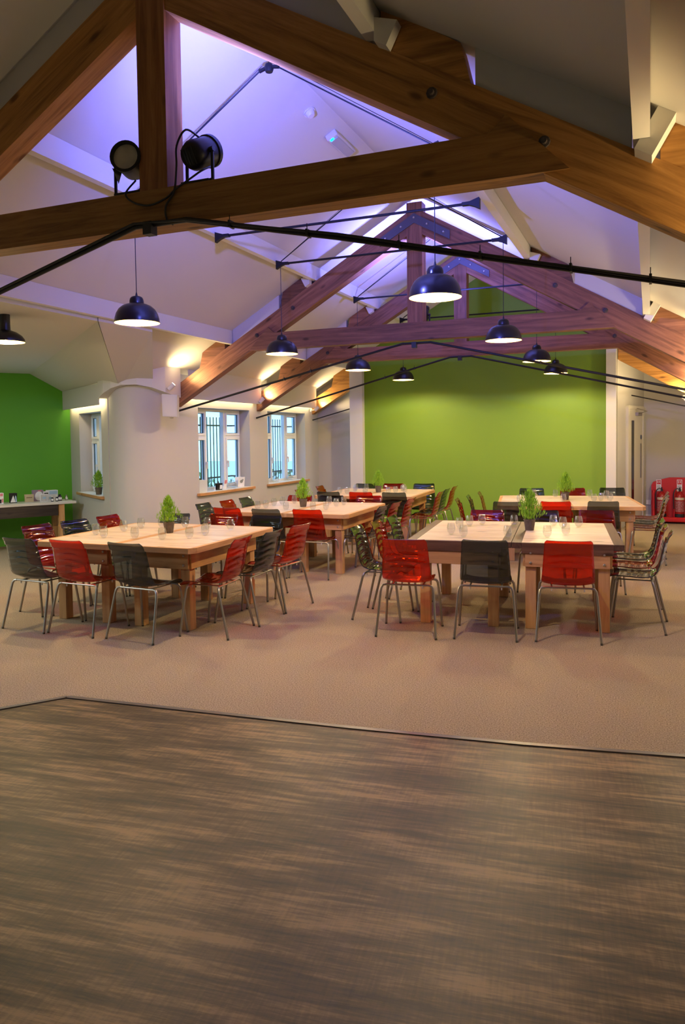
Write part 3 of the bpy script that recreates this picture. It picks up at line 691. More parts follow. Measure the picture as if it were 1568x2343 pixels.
uplight(0.74, 3.70, 2.42, -1, 'small white uplighter on the right wall at the nearest truss')
uplight(0.74, 9.10, 2.40, -1, 'small white uplighter on the right wall at the second truss')
uplight(0.74, 11.58, 2.36, -1, 'small white uplighter on the right wall at the third truss')
uplight(0.55, 13.95, 2.27, -1, 'small white uplighter glaring at the right foot of the farthest rafter')

# ------------------------------------------------------------------ speaker, detector, exit light
o = thing('wall_speaker', 'white box speaker hung on the rounded wall corner', 'speaker', (-6.07, 8.62, 2.0), 0.45)
obj('cabinet', MB().prism([(-.10, .01), (.095, 0), (.105, .30), (-.105, .315)][::1], -.08, .09), plain('grey_white_cabinet', (.50, .47, .45), .45), o)
obj('grille', MB().prism([(-.088, .02), (.083, .012), (.092, .288), (-.092, .300)], -.086, -.08), plain('speaker_mesh', (.52, .49, .47), .6), o)
obj('bracket', MB().tube([(0, .06, .15), (-.06, .14, .15)], .018, 8).box((-.035, .1, -.012), (.02, .13, 0)), M['plastic_w'], o)
def on_ceiling(px, x, y):  # height just under the sloping ceiling
    return ceil_z(x)
DX, DY = -3.20, 7.0
# added globe lamps, unseen on the right wall, to warm the right side
for x, y, nm in ((0.80, 13.2, 'farther'), (0.80, 8.0, 'nearer')):
    o = thing('fill_globe', 'added white globe lamp, out of view on the right-hand wall, %s one' % nm, 'lamp', (x, y, 2.05))
    obj('globe', MB().lathe([(0, -.07), (.04, -.058), (.066, -.025), (.07, 0), (.066, .025), (.04, .058), (0, .07)], 18), M['globe'], o, smooth=True)
    obj('bracket', MB().tube([(0, 0, -.07), (0, 0, -.10), (.095, 0, -.10)], .009, 6).box((.085, -.04, -.14), (.099, .04, -.06)), M['plastic_w'], o)
    light('fill_globe_glow', 'POINT', (x - .10, y, 2.05), LAMPS['globe'], (1.0, .80, .46), size=.07)
# added unseen fill panels in the wing, standing in for daylight from the left
for x, y in ((-9.2, 4.6), (-8.6, 1.4)):
    o = thing('fill_panel', 'added flat cool-white fill panel, out of view on the wing ceiling, %s one' % ('farther' if y > 3 else 'nearer'), 'fill light', (x, y, 2.80))
    obj('frame', MB().bevbox((-.62, -.62, -.03), (.62, .62, .01), .005), M['plastic_w'], o)
    obj('diffuser', MB().box((-.58, -.58, -.034), (.58, .58, -.03)), M['panel'], o)
    l = light('fill_panel_glow', 'AREA', (x, y, 2.75), LAMPS['panel'], (.86, .97, 1.0), (x, y, 0), size=1.1)

o = thing('smoke_detector', 'round white smoke detector on the ceiling near the ridge', 'smoke detector', (-2.90, 6.37, ceil_z(-2.90)))
o.rotation_euler = (0, -math.atan(.575), 0)
obj('base', MB().lathe([(.058, .012), (.058, -.012), (0, -.012)], 20), M['plastic_w'], o, smooth=True)
obj('sensor', MB().lathe([(.045, -.012), (.040, -.04), (.03, -.052), (0, -.052)], 20), M['plastic_w'], o, smooth=True)
o = thing('exit_light', 'long white emergency light with a green indicator on the ridge ceiling', 'emergency light', (-2.91, 7.13, ceil_z(-2.91)))
o.rotation_euler = (0, -math.atan(.575), 0)
obj('housing', MB().bevbox((-.06, -.26, -.055), (.06, .26, .015), .008), M['plastic_w'], o)
obj('diffuser', MB().bevbox((-.045, -.22, -.068), (.045, .22, -.055), .005), plain('grey_diffuser', (.42, .42, .46), .3), o)
obj('indicator', MB().box((-.035, -.245, -.060), (.0, -.20, -.056)), M['exitgreen'], o)

# ------------------------------------------------------------------ fire point on the right end wall
fx, fy = 0.03, 15.28
o = thing('fire_point_stand', 'red moulded fire extinguisher stand against the end wall on the right', 'stand', (fx, fy, 0))
W2 = .84
back = [(0, .06), (0, .70), (.03, .76), (.12, .80), (.32, .85), (.60, .85), (.74, .80), (.81, .76), (.84, .70), (.84, .06)]
obj('back_panel', MB().prism(back, .16, .24), M['red_grp'], o)
obj('base', MB().bevbox((0, -.12, 0.03), (W2, .24, .12), .02), M['red_grp'], o)
rb = MB()
for xx in (0.02, .38, .77): rb.bevbox((xx, .04, .11), (xx+.045, .17, .62 if xx != .44 else .45), .01)
obj('rib', rb, M['red_grp'], o)
def sign(x, z, name):
    s = thing('identification_sign', name, 'sign', (fx+x, fy+.155, z))
    obj('panel', MB().box((-.045, -.004, -.11), (.045, .0, .11)), M['whitecard'], s)
    g1 = MB().box((-.036, -.006, .02), (.036, -.004, .10)); obj('red_block', g1, M['red_grp'], s)
    g2 = MB().box((-.022, -.008, .04), (-.010, -.006, .09)); g2.box((.006, -.008, .05), (.026, -.006, .062)); g2.box((.006, -.008, .072), (.026, -.006, .084)); obj('pictogram', g2, M['whitecard'], s)
    g3 = MB()
    for k in range(4): g3.box((-.034, -.006, -.095 + k*.026), (.034 - .01*(k % 2), -.004, -.083 + k*.026))
    obj('lettering', g3, M['exit_dim'], s)
M['exit_dim'] = plain('grey_print', (.22, .24, .25), .6)
sign(.13, .70, 'narrow white and red identification sign above the left fire extinguisher')
sign(.49, .70, 'narrow white and red identification sign above the right fire extinguisher')
def extinguisher(x, lab, name, lbl):
    e = thing('fire_extinguisher', name, 'fire extinguisher', (fx+x, fy, .122))
    obj('cylinder', MB().lathe([(0, 0), (.07, 0), (.078, .012), (.080, .06), (.080, .36), (.07, .41), (.04, .45), (.022, .46), (.022, .48)], 24), M['red_ext'], e, smooth=True)
    obj('base_ring', MB().lathe([(.083, .0), (.083, .055), (.080, .06)], 24), M['blackm'], e)
    obj('label', MB().lathe([(.0812, .10), (.0812, .30)], 24), lbl[0], e)
    obj('band', MB().lathe([(.0814, .32), (.0814, .365)], 24), M['cream'], e)
    v = MB().box((-.018, -.018, .48), (.018, .018, .515)); v.box((-.012, -.09, .515), (.012, .02, .525)); v.box((-.012, -.08, .545), (.012, .02, .553)); v.box((-.012, .0, .515), (.012, .02, .553))
    obj('valve', v, M['blackm'], e)
    obj('hose', MB().tube(spline([(.02, 0, .50), (-.05, -.01, .53), (-.10, -.02, .46), (-.105, -.02, .30), (-.10, -.02, .15)]), .010, 8), M['blackm'], e, smooth=True)
M['ext_label'] = mottled('red_label_print', (.30, .02, .02), (.55, .40, .38), scale=(6, 6, 60), nscale=5, detail=3, rough=.5, pos=(.5, .62))
extinguisher(.18, 0, 'red fire extinguisher on the left of the red stand, mostly behind the chair', (M['ext_label'],))
extinguisher(.49, 0, 'red fire extinguisher with cream band on the right of the red stand', (M['ext_label'],))
o = thing('wall_socket', 'small white socket box low on the right end wall beside the red stand', 'socket', (-0.02, 15.58, 0.36))
obj('plate', MB().bevbox((-.045, -.015, -.045), (.045, .02, .045), .004), M['plastic_w'], o)
obj('switch', MB().box((-.01, -.02, .0), (.01, -.015, .02)), M['plastic_w'], o)

# ------------------------------------------------------------------ tables
def half_table(name_label, w, d, style, group, legy=(-.70, .55), side=0):
    t = thing('dining_table', name_label, 'table', group=group)
    zt = 0.76; th = .045; n = 6; eb = .085
    x0, x1 = -w/2, w/2; y0, y1 = -d/2, d/2
    if style == 'walnut': xs0, xs1, em, fm_ = x0+eb, x1-eb, M['walnut'], M['walnut_x']
    else: xs0, xs1, em, fm_ = x0+.045, x1-.045, M['pine_edge_y'], M['pine_edge']
    yy = y0 + .03; dy = (d - .06) / n
    for k in range(n):
        o = obj('plank', MB().bevbox((xs0, yy + k*dy + .001, zt-.03), (xs1, yy + (k+1)*dy - .001, zt), .0015), M['pine'] , t)
    for a, b in ((x0, xs0), (xs1, x1)):
        if style == 'pine':
            c = .07; out = x0 if a == x0 else x1; inn = b if a == x0 else a
            poly = [(out, y0+c), (inn, y0), (inn, y1), (out, y1-c)] if a == x0 else [(inn, y0), (out, y0+c), (out, y1-c), (inn, y1)]
            if (side < 0 and a != x0) or (side > 0 and a == x0): poly = [(a, y0), (b, y0), (b, y1), (a, y1)]
            obj('edge_board', MB().slab(poly, zt-.05, zt-.0008), em, t)
        else:
            obj('edge_board', MB().bevbox((a, y0, zt-.05), (b, y1, zt+.0005), .002), em, t)
    he = .095 if style == 'walnut' else .05
    for a, b in ((y0, y0+.03), (y1-.03, y1)):
        obj('edge_board', MB().bevbox((xs0, a, zt-he), (xs1, b, zt-.0005), .002), fm_, t)
    lx = w/2 - .16 - (0 if style == 'walnut' else .02); lw = .046
    ins = .02
    for sx in (-1, 1):
        for y in legy:
            obj('leg', MB().bevbox((sx*lx-lw, y-lw, 0), (sx*lx+lw, y+lw, zt-.05), .004), M['pine_leg'], t)
    za, zb = zt-.21, zt-.05
    ya, yb = legy[0]-lw-.022, legy[1]+lw
    ap = [((-lx-lw, ya, za), (lx+lw, ya+.022, zb)), ((-lx-lw, yb, za), (lx+lw, yb+.022, zb))]
    for a, b in ap: obj('apron', MB().bevbox(a, b, .002), M['pine_edge'], t)
    for sx in (-1, 1):
        xx = sx*(lx+lw); a = (min(xx, xx+sx*.02), ya+.022, za); b = (max(xx, xx+sx*.02), yb, zb)
        obj('apron', MB().bevbox(a, b, .002), M['pine_edge_y'], t)
    A = Matrix(((1,0,0),(0,0,-1),(0,1,0)))
    for sx in (-1, 1):
        for z in (zb-.04, za+.035):
            obj('bolt', MB().lathe([(0, .008), (.008, .008), (.012, .003), (.012, 0)], 10, (sx*lx, ya, z), axis=A), M['bolt'], t)
    return t
M['pine_edge_y'] = wood('pine_edge_side', (0.42, 0.20, 0.075), (0.56, 0.30, 0.12), (0.66, 0.38, 0.17), 0.5, axis=1, rnd=0.12, bump=0.15)
TB = {  # centre, rotation, width of the pair, depth, style, words
 'L1': ((-4.50, 6.19), 1.0, 1.74, 1.60, 'pine', 'front left', (-.60, .52)),
 'R1': ((-1.20, 7.38), 6.0, 1.86, 1.62, 'walnut', 'front right', (-.735, .52)),
 'L2': ((-4.25, 9.13), 2.0, 1.70, 1.64, 'pine', 'middle left', (-.60, .55)),
 'L3': ((-4.25, 11.85), 3.0, 1.66, 1.66, 'pine', 'rear left', (-.60, .55)),
 'R2': ((-1.09, 10.95), 9.0, 1.87, 1.74, 'pine', 'rear right', (-.65, .58)),
}
def tpos(k, x, y):
    (cx, cy), a, *_ = TB[k]; a = math.radians(a)
    return (cx + x*math.cos(a) - y*math.sin(a), cy + x*math.sin(a) + y*math.cos(a))
for k, (c, a, w, d, st, nm, ly) in TB.items():
    for s, sn in ((-1, 'left'), (1, 'right')):
        frame = 'pale pine table with dark board ends' if st == 'walnut' else 'pale pine plank table'
        t = half_table('%s, %s half of the %s pair' % (frame, sn, nm), w/2 - .003, d, st, 'paired dining tables', ly, s)
        p = tpos(k, s*w/4, 0); t.location = (p[0], p[1], 0); t.rotation_euler = (0, 0, math.radians(a))

# long narrow serving table on the green wall in the wing
st = thing('side_table', 'long pale-topped table with dark apron against the green wall on the left', 'table', (-8.50, 9.42, 0), math.atan2(GD.y, GD.x) + .03)
# local x along wall (towards the corner), local -y into the room ; origin at the right-hand front corner region
for k in range(5):
    obj('plank', MB().bevbox((-3.2, .0 + k*.11 + .001, .695), (0.02 - (.02 if k % 2 else 0), (k+1)*.11 - .001, .735), .003), M['whitewash'], st)
obj('apron', MB().box((-3.1, .02, .52), (-.26, .04, .695)), M['darkwood'], st); obj('apron', MB().box((-3.1, .50, .52), (-.26, .52, .695)), M['darkwood'], st)
for x in (-3.0, -1.6, -.20):
    for y in (.07, .46): obj('leg', MB().bevbox((x-.045, y-.04, 0), (x+.045, y+.04, .695), .004), M['pine_leg'], st)

# ------------------------------------------------------------------ chairs
def shell_mesh(name, mat):
    prof = [(-.292, .838), (-.283, .826), (-.268, .805), (-.255, .77), (-.243, .72), (-.230, .66), (-.217, .60), (-.203, .55), (-.185, .505), (-.155, .472), (-.11, .453), (-.05, .446), (.02, .447), (.09, .451), (.15, .452), (.195, .446), (.222, .432), (.232, .420)]
    P = spline([(0, y, z) for y, z in prof], 9); n = len(P); NX = 17; s = 0; vs = []; S = [0]
    for i in range(1, n): S.append(S[-1] + (P[i]-P[i-1]).length)
    T = S[-1]
    for i, p in enumerate(P):
        t = (P[min(i+1, n-1)] - P[max(i-1, 0)]).normalized(); nn = Vector((0, -t.z, t.y)) # points up/forward
        if nn.y < 0 and p.z > .55: nn = -nn
        if p.z <= .55 and nn.z < 0: nn = -nn
        u = S[i]/T
        hw = .186 + .024*min(1, max(0, u/.45)) - .016*max(0, (u-.75)/.25)
        ce = min(S[i], T - S[i]); 
        if ce < .03: hw -= .016*(1 - ce/.03)**2
        for j in range(NX):
            x = -1 + 2*j/(NX-1); e = abs(x)
            cup = .022*e**2.6*(1 if u > .1 else .4)
            rip = .0036*math.sin(S[i]*2*PI/.058 + 1.3*math.cos(x*2.0) + .6*math.sin(x*4 + S[i]*9)) * (1 - .85*e*e) * min(1, max(0, (S[i]-.05)/.06)) * (1 if S[i] < .42 else max(.22, 1 - (S[i]-.42)/.10))
            q = p + nn*(cup + rip); vs.append((x*hw, q.y, q.z))
    fs = [(i*NX+j, i*NX+j+1, (i+1)*NX+j+1, (i+1)*NX+j) for i in range(n-1) for j in range(NX-1)]
    me = bpy.data.meshes.new(name); me.from_pydata(vs, [], fs); me.materials.append(mat); me.materials.append(M['red_rim'] if 'red' in name else M['grey_rim'])
    me.polygons.foreach_set('use_smooth', [True]*len(me.polygons)); me.update(); return me
def make_chair(mat, colname):
    t = thing('dining_chair', 'x', 'chair')
    sh = obj('seat_shell', shell_mesh('seat_shell_' + colname, mat), None, t)
    so = sh.modifiers.new('thickness', 'SOLIDIFY'); so.thickness = .006; so.offset = 0; so.material_offset_rim = 1
    fr = MB()
    for y0, sg in ((-.135, -1), (.155, 1)):
        fr.tube([(-.19, y0, .432), (.19, y0, .432)], .0085, 8)
    fr.tube([(-.13, -.13, .432), (-.13, .15, .432)], .007, 6); fr.tube([(.13, -.13, .432), (.13, .15, .432)], .007, 6)
    obj('under_frame', fr, M['steel'], t, smooth=True)
    for sx in (-1, 1):
        for (y0, y1) in ((-.135, -.245), (.155, .215)):
            pts = [(sx*.185, y0, .432), (sx*.208, y0 + (y1-y0)*.05, .428), (sx*.222, y0 + (y1-y0)*.12, .408), (sx*.228, y0+(y1-y0)*.2, .37), (sx*.255, y1, .006)]
            l = obj('leg', MB().tube(pts, (.0108), 8), M['steel'], t, smooth=True)
            obj('foot_cap', MB().tube([(sx*.2545, y1-(y1-y0)*.015, .016), (sx*.2555, y1, 0)], .0108, 8), M['blackm'], l)
            obj('stud', MB().tube([(sx*.13, y0, .432), (sx*.13, y0, .405)], .006, 6), M['plastic_w'], t)
    return t
PROTO = {'r': make_chair(M['red_pc'], 'red'), 'g': make_chair(M['grey_pc'], 'smoke')}
used = {'r': False, 'g': False}
CH = [ # table, side words, facing (deg of the sitter), rows of (colour, x, y of the back's top, extra turn)
 ('L1', 'near side', 90, [('g', -5.19, 5.02, -3), ('r', -4.67, 5.04, -2), ('g', -4.05, 5.05, -4)]),
 ('L1', 'right side', 180, [('r', -3.27, 5.66, 4), ('g', -3.22, 6.14, 1), ('r', -3.19, 6.67, -6)]),
 ('L1', 'far side', 270, [('g', -5.07, 7.26, 2), ('r', -4.47, 7.32, 0), ('g', -3.92, 7.32, 0)]),
 ('L1', 'left side', 0, [('r', -5.82, 5.88, -4), ('g', -5.76, 6.36, -6), ('r', -5.72, 6.85, 0)]),
 ('R1', 'near side', 98, [('r', -1.89, 5.93, 0), ('g', -1.25, 6.08, 0), ('r', -.60, 6.22, 0)]),
 ('R1', 'left side', 4, [('g', -2.60, 6.66, 0), ('r', -2.57, 7.13, 0), ('g', -2.56, 7.60, 0)]),
 ('R1', 'right side', 180, [('g', .17, 7.02, -2), ('r', .14, 7.50, 0), ('g', .12, 8.0, 2)]),
 ('R1', 'far side', 278, [('r', -1.72, 8.54, 0), ('g', -1.13, 8.64, 0), ('r', -.55, 8.80, 0)]),
 ('R2', 'near side', 98, [('g', -1.68, 9.66, 0), ('r', -1.11, 9.85, 0), ('g', -.54, 9.99, 0)]),
 ('R2', 'left side', 8, [('r', -2.42, 9.97, 0), ('g', -2.40, 10.55, 0), ('r', -2.38, 11.21, 0)]),
 ('R2', 'right side', 182, [('r', .22, 10.62, 0), ('g', .23, 11.14, 0), ('r', .24, 11.75, 0)]),
 ('R2', 'far side', 280, [('g', -1.74, 12.16, 0), ('r', -1.13, 12.34, 0), ('g', -.55, 12.52, 0)]),
 ('L2', 'left side', 2, [('g', -5.51, 8.50, 0), ('r', -5.45, 9.0, 0), ('g', -5.44, 9.5, 0)]),
 ('L2', 'near side', 92, [('r', -4.86, 8.02, 0), ('g', -4.30, 7.99, 0), ('r', -3.78, 8.06, 0)]),
 ('L2', 'right side', 180, [('g', -3.06, 8.78, 0), ('r', -3.05, 9.28, 0), ('r', -3.04, 9.91, 0)]),
 ('L2', 'far side', 276, [('r', -4.80, 10.02, 0), ('g', -4.33, 10.10, 0), ('r', -3.77, 10.18, 0)]),
 ('L3', 'near side', 94, [('g', -4.68, 10.78, 0), ('r', -4.15, 10.82, 0), ('g', -3.62, 10.86, 0)]),
 ('L3', 'left side', 4, [('r', -5.38, 11.2, 0), ('r', -5.39, 12.05, 0)]),
 ('L3', 'right side', 182, [('r', -2.97, 11.22, 0), ('g', -3.02, 11.80, 0), ('r', -3.05, 12.45, 0)]),
 ('L3', 'far side', 280, [('g', -4.80, 12.80, 0), ('r', -4.30, 12.90, 0), ('g', -3.75, 12.98, 0)]),
]
CN = {'r': 'orange-red see-through chair', 'g': 'smoke-grey see-through chair'}
for k, side, ang, row in CH:
    ords = ['left', 'middle', 'right'] if side in ('near side', 'far side') else ['nearest', 'middle', 'farthest']
    if len(row) == 2: ords = ['nearer', 'farther']
    for i, (c, x, y, tw) in enumerate(row):
        a = math.radians(ang + tw); fx_, fy_ = math.cos(a), math.sin(a)
        loc = (x + fx_*.275, y + fy_*.275, 0); rz = a - PI/2
        lab = '%s, %s one on the %s of the %s tables' % (CN[c], ords[i], side, TB[k][5])
        if not used[c]:
            t = PROTO[c]; used[c] = True; t.location = loc; t.rotation_euler = (0, 0, rz); t['label'] = lab
        else: t = dup(PROTO[c], loc, rz, lab)
        t['group'] = 'polycarbonate dining chairs'

# ------------------------------------------------------------------ tumblers
def tumbler(loc=(0,0,0)):
    t = thing('wine_tumbler', 'x', 'glass', loc, group='stemless wine tumblers on the tables')
    obj('bowl', MB().lathe([(0, .002), (.018, .002), (.026, .010), (.036, .028), (.0405, .048), (.040, .066), (.035, .092), (.0305, .112), (.0295, .112), (.0335, .092), (.038, .066), (.0385, .048), (.034, .030), (.024, .014), (.0, .010)], 20), M['tumbler'], t, smooth=True)
    return t
GP = {
'L1': [(-4.85, 5.75), (-5.08, 5.91), (-4.99, 6.22), (-4.98, 6.49), (-4.51, 5.78), (-4.22, 5.81), (-4.81, 6.62), (-4.02, 5.96), (-4.0, 6.2), (-4.57, 6.70), (-4.30, 6.71), (-3.97, 6.63)],
'R1': [(-1.74, 6.93), (-1.59, 6.79), (-1.77, 7.39), (-1.72, 7.62), (-1.62, 7.76), (-1.2, 6.87), (-1.29, 7.77), (-0.86, 6.97), (-0.91, 7.87), (-0.72, 7.2), (-0.80, 7.72), (-0.66, 7.84)],
'L2': [(-4.76, 8.64), (-4.74, 8.83), (-4.78, 9.14), (-4.76, 9.35), (-4.34, 8.63), (-4.68, 9.58), (-4.0, 8.72), (-4.15, 9.6), (-3.86, 8.82), (-3.9, 9.26), (-3.9, 9.53)],
'R2': [(-1.66, 10.46), (-1.62, 11.55), (-1.30, 11.50), (-1.10, 10.67), (-0.82, 11.60), (-0.71, 10.83), (-0.63, 11.0), (-0.50, 10.87), (-0.58, 11.44)],
'L3': [(-4.73, 11.39), (-4.59, 11.36), (-4.75, 12.17), (-4.66, 11.9), (-4.62, 12.35), (-4.25, 11.3), (-3.93, 11.51), (-3.86, 11.68), (-3.76, 11.87), (-3.87, 12.10), (-3.92, 12.33)]}
proto = None
ORD = ['first', 'second', 'third', 'fourth', 'fifth', 'sixth', 'seventh', 'eighth', 'ninth', 'tenth', 'eleventh', 'twelfth']
for k, P in GP.items():
    order = sorted(range(len(P)), key=lambda i: P[i][0]/P[i][1])
    for i, (x, y) in enumerate(P):
        lab = 'stemless clear wine tumbler, %s from the left on the %s tables' % (ORD[order.index(i)], TB[k][5])
        if proto is None: proto = tumbler((x, y, .761)); t = proto
        else: t = dup(proto, (x, y, .761), 0)
        t['label'] = lab

# ------------------------------------------------------------------ little conifers in pots
def conifer_mesh(seed, h=.24, r=.125, n=900):
    rn = random.Random(seed); mb = MB(); ph = [rn.uniform(0, 6.28) for _ in range(4)]
    for i in range(n):
        u = rn.random()**.85; th = rn.uniform(0, 2*PI); z = u*h
        lump = 1 + .22*math.sin(3*th + ph[0] + u*5) + .14*math.sin(5*th + ph[1] - u*9)
        rr = r*(1-u)**.62*min(1, .35+u*5.0)*lump*rn.uniform(.15, 1.0)
        p = Vector((math.cos(th)*rr, math.sin(th)*rr, z)); o = Vector((math.cos(th), math.sin(th), 0))
        d = (o*rn.uniform(.05, .55)*(1-u*.6) + Vector((rn.uniform(-.18,.18), rn.uniform(-.18,.18), 1))).normalized()
        L = rn.uniform(.022, .055); s = d.cross(Vector((rn.uniform(-1,1), rn.uniform(-1,1), .3))).normalized(); s2 = d.cross(s); w = rn.uniform(.0022, .0042)
        m = p + d*L*.4
        mb.add([p, m + s*w, m - s*w*.5 + s2*w, m - s*w*.5 - s2*w, p + d*L], [(0,1,2),(0,2,3),(0,3,1),(4,2,1),(4,3,2),(4,1,3)])
    return mb.mesh('conifer_foliage', M['leaf'])
def plant(loc, label, seed, s=1.0):
    t = thing('potted_conifer', label, 'plant', loc, group='little conifers in clay pots'); t.rotation_euler = (0, 0, seed)
    obj('pot', MB().lathe([(0, 0), (.040, 0), (.042, .004), (.055, .098), (.058, .098), (.058, .108), (.052, .108), (.049, .094), (0, .092)], 20), M['pot'], t, smooth=True)
    obj('soil', MB().disc(.050, .094, 16), M['soil'], t)
    obj('stem', MB().tube([(0, 0, .09), (.002, 0, .26)], .006, 6, r2=.002), M['stem'], t)
    fo = obj('foliage', conifer_mesh(seed), None, t, loc=(0, 0, .10), kind='stuff'); fo.scale = (s, s, s)
    return t
for k, (x, y), s in (('L1', (-4.47, 6.27), 1.0), ('R1', (-1.09, 7.47), 1.15), ('L2', (-4.34, 9.15), 1.05), ('L3', (-4.22, 11.85), 1.0), ('R2', (-1.11, 11.05), 1.1)):
    plant((x, y, .761), 'small bright green conifer in a brown pot in the middle of the %s tables' % TB[k][5], {'L1': 1, 'R1': 2, 'L2': 3, 'L3': 4, 'R2': 5}[k], s)
wp = WP - WD*.70 + Vector((.557, .83, 0))*.03
plant((wp.x, wp.y, .865), 'small bright green conifer on the sill of the narrow window by the green wall', 6, 1.0)

# ------------------------------------------------------------------ cards and bits on the wing table and the sills
def card(name, lab, cat, loc, rz, w, h, base, decals=(), fold=True, th=.003, parent_group=None):
    t = thing(name, lab, cat, loc, rz)
    obj('front_leaf', MB().box((-w/2, -.002, 0), (w/2, .001, h)), base, t, rot=(.12 if fold else .22, 0, 0))
    if fold: obj('back_leaf', MB().box((-w/2, 0, 0), (w/2, th, h)), base, t, loc=(0, h*.24, 0), rot=(-.12, 0, 0))
    else: obj('strut', MB().box((-.01, .002, 0), (.01, .006, h*.8)), M['blackm'], t, loc=(0, h*.55, 0), rot=(-.35, 0, 0))
    for nm, a, b, c, d, m in decals:
        obj(nm, MB().box((a, -.0035, c), (b, -.002, d)), m, t, rot=(.12 if fold else .22, 0, 0))
    return t
SX, SY, SR = st.location.x, st.location.y, st.rotation_euler[2]
def sp(x, y): return (SX + x*math.cos(SR) - y*math.sin(SR), SY + x*math.sin(SR) + y*math.cos(SR), .736)
def ellipse(name, t, cx, cz, rx, rz_, m, rot):
    mb = MB().prism([(cx + rx*math.cos(2*PI*i/18), cz + rz_*math.sin(2*PI*i/18)) for i in range(18)], -.005, -.0036)
    obj(name, mb, m, t, rot=(rot, 0, 0))
CR_ = SR
card('greeting_card', 'white floral card with a small dark photo, leftmost on the wing table', 'card', sp(-1.08, .25), CR_, .14, .17, M['whitecard'], [('photo', -.03, .04, .01, .07, M['darkphoto']), ('print', -.065, -.02, .12, .16, M['pinkcard']), ('print', .02, .06, .12, .16, M['pinkcard']), ('print', .045, .065, .02, .08, M['pinkcard'])])
t = card('photo_card', 'dark photo of a couple in wedding dress on the wing table', 'photo', sp(-.86, .28), CR_, .105, .155, M['darkphoto'])
obj('dress', MB().prism([(-.045, .012), (.03, .012), (.005, .09), (-.005, .12), (-.018, .09)], -.0045, -.003), M['whitecard'], t, rot=(.12, 0, 0))
obj('figure', MB().prism([(.032, .012), (.05, .012), (.04, .10), (.025, .12), (.02, .09)], -.0045, -.003), M['bluecard'], t, rot=(.12, 0, 0))
t = card('greeting_card', 'tan card with one line of brown lettering on the wing table', 'card', sp(-.62, .30), CR_, .13, .12, M['tan'])
lt = MB()
for i in range(6): lt.box((-.045 + i*.015, -.0045, .062 + (.004 if i % 2 else 0)), (-.036 + i*.015, -.003, .078))
obj('lettering', lt, M['stem'], t, rot=(.12, 0, 0))
t = card('round_motif_card', 'mauve card with a big white disc on the wing table', 'card', sp(-.475, .36), CR_, .16, .18, M['purple'])
ellipse('disc', t, 0.012, .085, .062, .075, M['whitecard'], .12); ellipse('print', t, .02, .168, .03, .010, M['pinkcard'], .12)
t = card('striped_card', 'white striped card with a pale blue oval on the wing table', 'card', sp(-.42, .20), CR_, .115, .12, M['whitecard'])
lt = MB()
for i in range(7): lt.box((-.05 + i*.015, -.0045, .01), (-.046 + i*.015, -.003, .11))
obj('stripes', lt, M['exit_dim'], t, rot=(.12, 0, 0)); ellipse('oval', t, 0, .062, .028, .02, M['bluecard'], .12)
t = card('framed_picture', 'small cream frame around a black picture on the wing table', 'picture frame', sp(-.36, .34), CR_, .095, .16, M['whitecard'], [('picture', -.03, .03, .03, .135, M['darkphoto'])], fold=False)
card('greeting_card', 'pale blue and white card, rightmost card on the wing table', 'card', sp(-.245, .40), CR_, .17, .165, M['whitecard'], [('print', -.075, .075, .10, .155, M['bluecard']), ('print', -.05, .0, .02, .06, M['bluecard'])])
def jar(lab, loc, r, h, body, lid, name='jar', cat='jar'):
    t = thing(name, lab, cat, loc)
    obj('body', MB().lathe([(0, 0), (r*.95, 0), (r, h*.06), (r, h*.62), (r*.75, h*.76), (r*.5, h*.80)], 16), body, t, smooth=True)
    obj('lid', MB().lathe([(r*.55, h*.78), (r*.55, h), (0, h)], 14), lid, t, smooth=True)
    lb = MB(); n = 6
    a = [(-.9 + i*.3) - PI/2 + SR for i in range(n+1)]
    lb.add([(math.cos(q)*(r+.001), math.sin(q)*(r+.001), z) for z in (h*.14, h*.52) for q in a], [(i, i+1, n+2+i, n+1+i) for i in range(n)])
    obj('label', lb, M['whitecard'], t)
M['ink'] = plain('dark_liquid_glass', (.02, .015, .03), .08)
jar('tiny dark bottle with white label, left of the pair on the wing table', sp(-.315, .13), .020, .085, M['ink'], M['plastic_w'], 'bottle', 'bottle')
jar('tiny dark bottle with white label, right of the pair on the wing table', sp(-.245, .13), .020, .09, M['ink'], M['plastic_w'], 'bottle', 'bottle')
jar('round dark jar beside the blue card on the wing table', sp(-.17, .24), .034, .10, M['ink'], M['ink'])
jar('small silver-lidded shaker at the right end of the wing table', sp(-.055, .28), .022, .085, M['steel'], M['steel'], 'shaker', 'shaker')

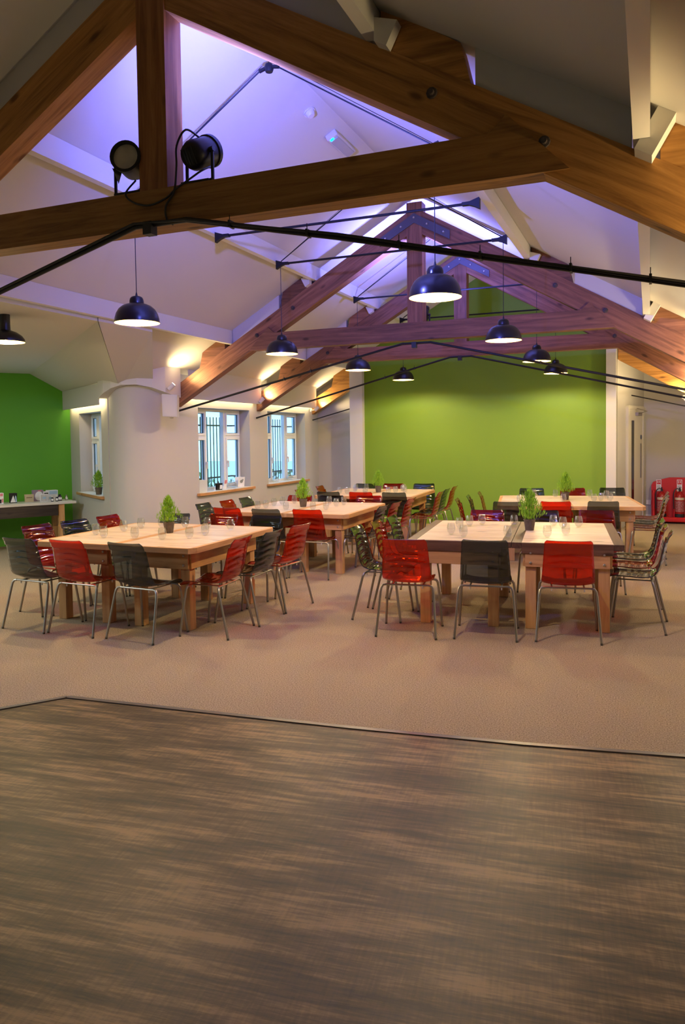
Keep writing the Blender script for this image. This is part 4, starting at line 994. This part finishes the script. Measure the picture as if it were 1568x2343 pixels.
def glassbit(name, lab, cat, loc, prof, m=None):
    t = thing(name, lab, cat, loc); obj('bowl', MB().lathe(prof, 18), m or M['tumbler'], t, smooth=True); return t
zs = .865
card('greeting_card', 'plain pale card at the left end of the nearer long-wall sill', 'card', (-6.47, 9.99, zs), PI/2 - .35, .15, .19, M['cream_card'] if 'cream_card' in M else plain('pale_card', (.62, .64, .56), .6))
glassbit('tealight_bowl', 'clear glass tealight bowl on the nearer long-wall sill', 'candle holder', (-6.50, 10.27, zs), [(0, 0), (.045, 0), (.062, .02), (.062, .07), (.055, .075), (.055, .02), (0, .012)])
card('photo_block', 'small black and white photo block on the nearer long-wall sill', 'photo', (-6.47, 10.48, zs), PI/2 - .3, .11, .11, M['darkphoto'], [('figure', .0, .05, .015, .08, M['whitecard'])])
card('framed_photo', 'narrow pink and white photo frame on the nearer long-wall sill', 'picture frame', (-6.52, 10.72, zs), PI/2 - .2, .075, .17, M['whitecard'], [('print', -.025, .025, .09, .15, M['pinkcard'])], fold=False)
glassbit('glass_teapot', 'squat clear glass jar in the middle of the nearer long-wall sill', 'jar', (-6.50, 10.93, zs), [(0, 0), (.06, 0), (.085, .03), (.08, .08), (.035, .12), (.03, .16), (.024, .16), (.03, .12), (.072, .078), (.076, .03), (0, .01)])
t = card('bird_card', 'white card with a grey bird drawing at the right end of the nearer sill', 'card', (-6.50, 11.22, zs), PI/2 - .25, .16, .17, M['whitecard'])
ellipse('drawing', t, 0, .095, .035, .028, M['exit_dim'], .12); ellipse('drawing', t, .03, .12, .016, .016, M['exit_dim'], .12)
glassbit('glass_vase', 'round clear glass vase, left one on the farther long-wall sill', 'vase', (-6.52, 12.55, zs), [(0, 0), (.05, 0), (.075, .04), (.055, .09), (.022, .12), (.03, .20), (.026, .20), (.018, .12), (.05, .088), (.068, .04), (0, .01)])
glassbit('glass_vase', 'round clear glass vase, right one on the farther long-wall sill', 'vase', (-6.52, 13.15, zs), [(0, 0), (.05, 0), (.075, .04), (.055, .09), (.022, .12), (.03, .20), (.026, .20), (.018, .12), (.05, .088), (.068, .04), (0, .01)])
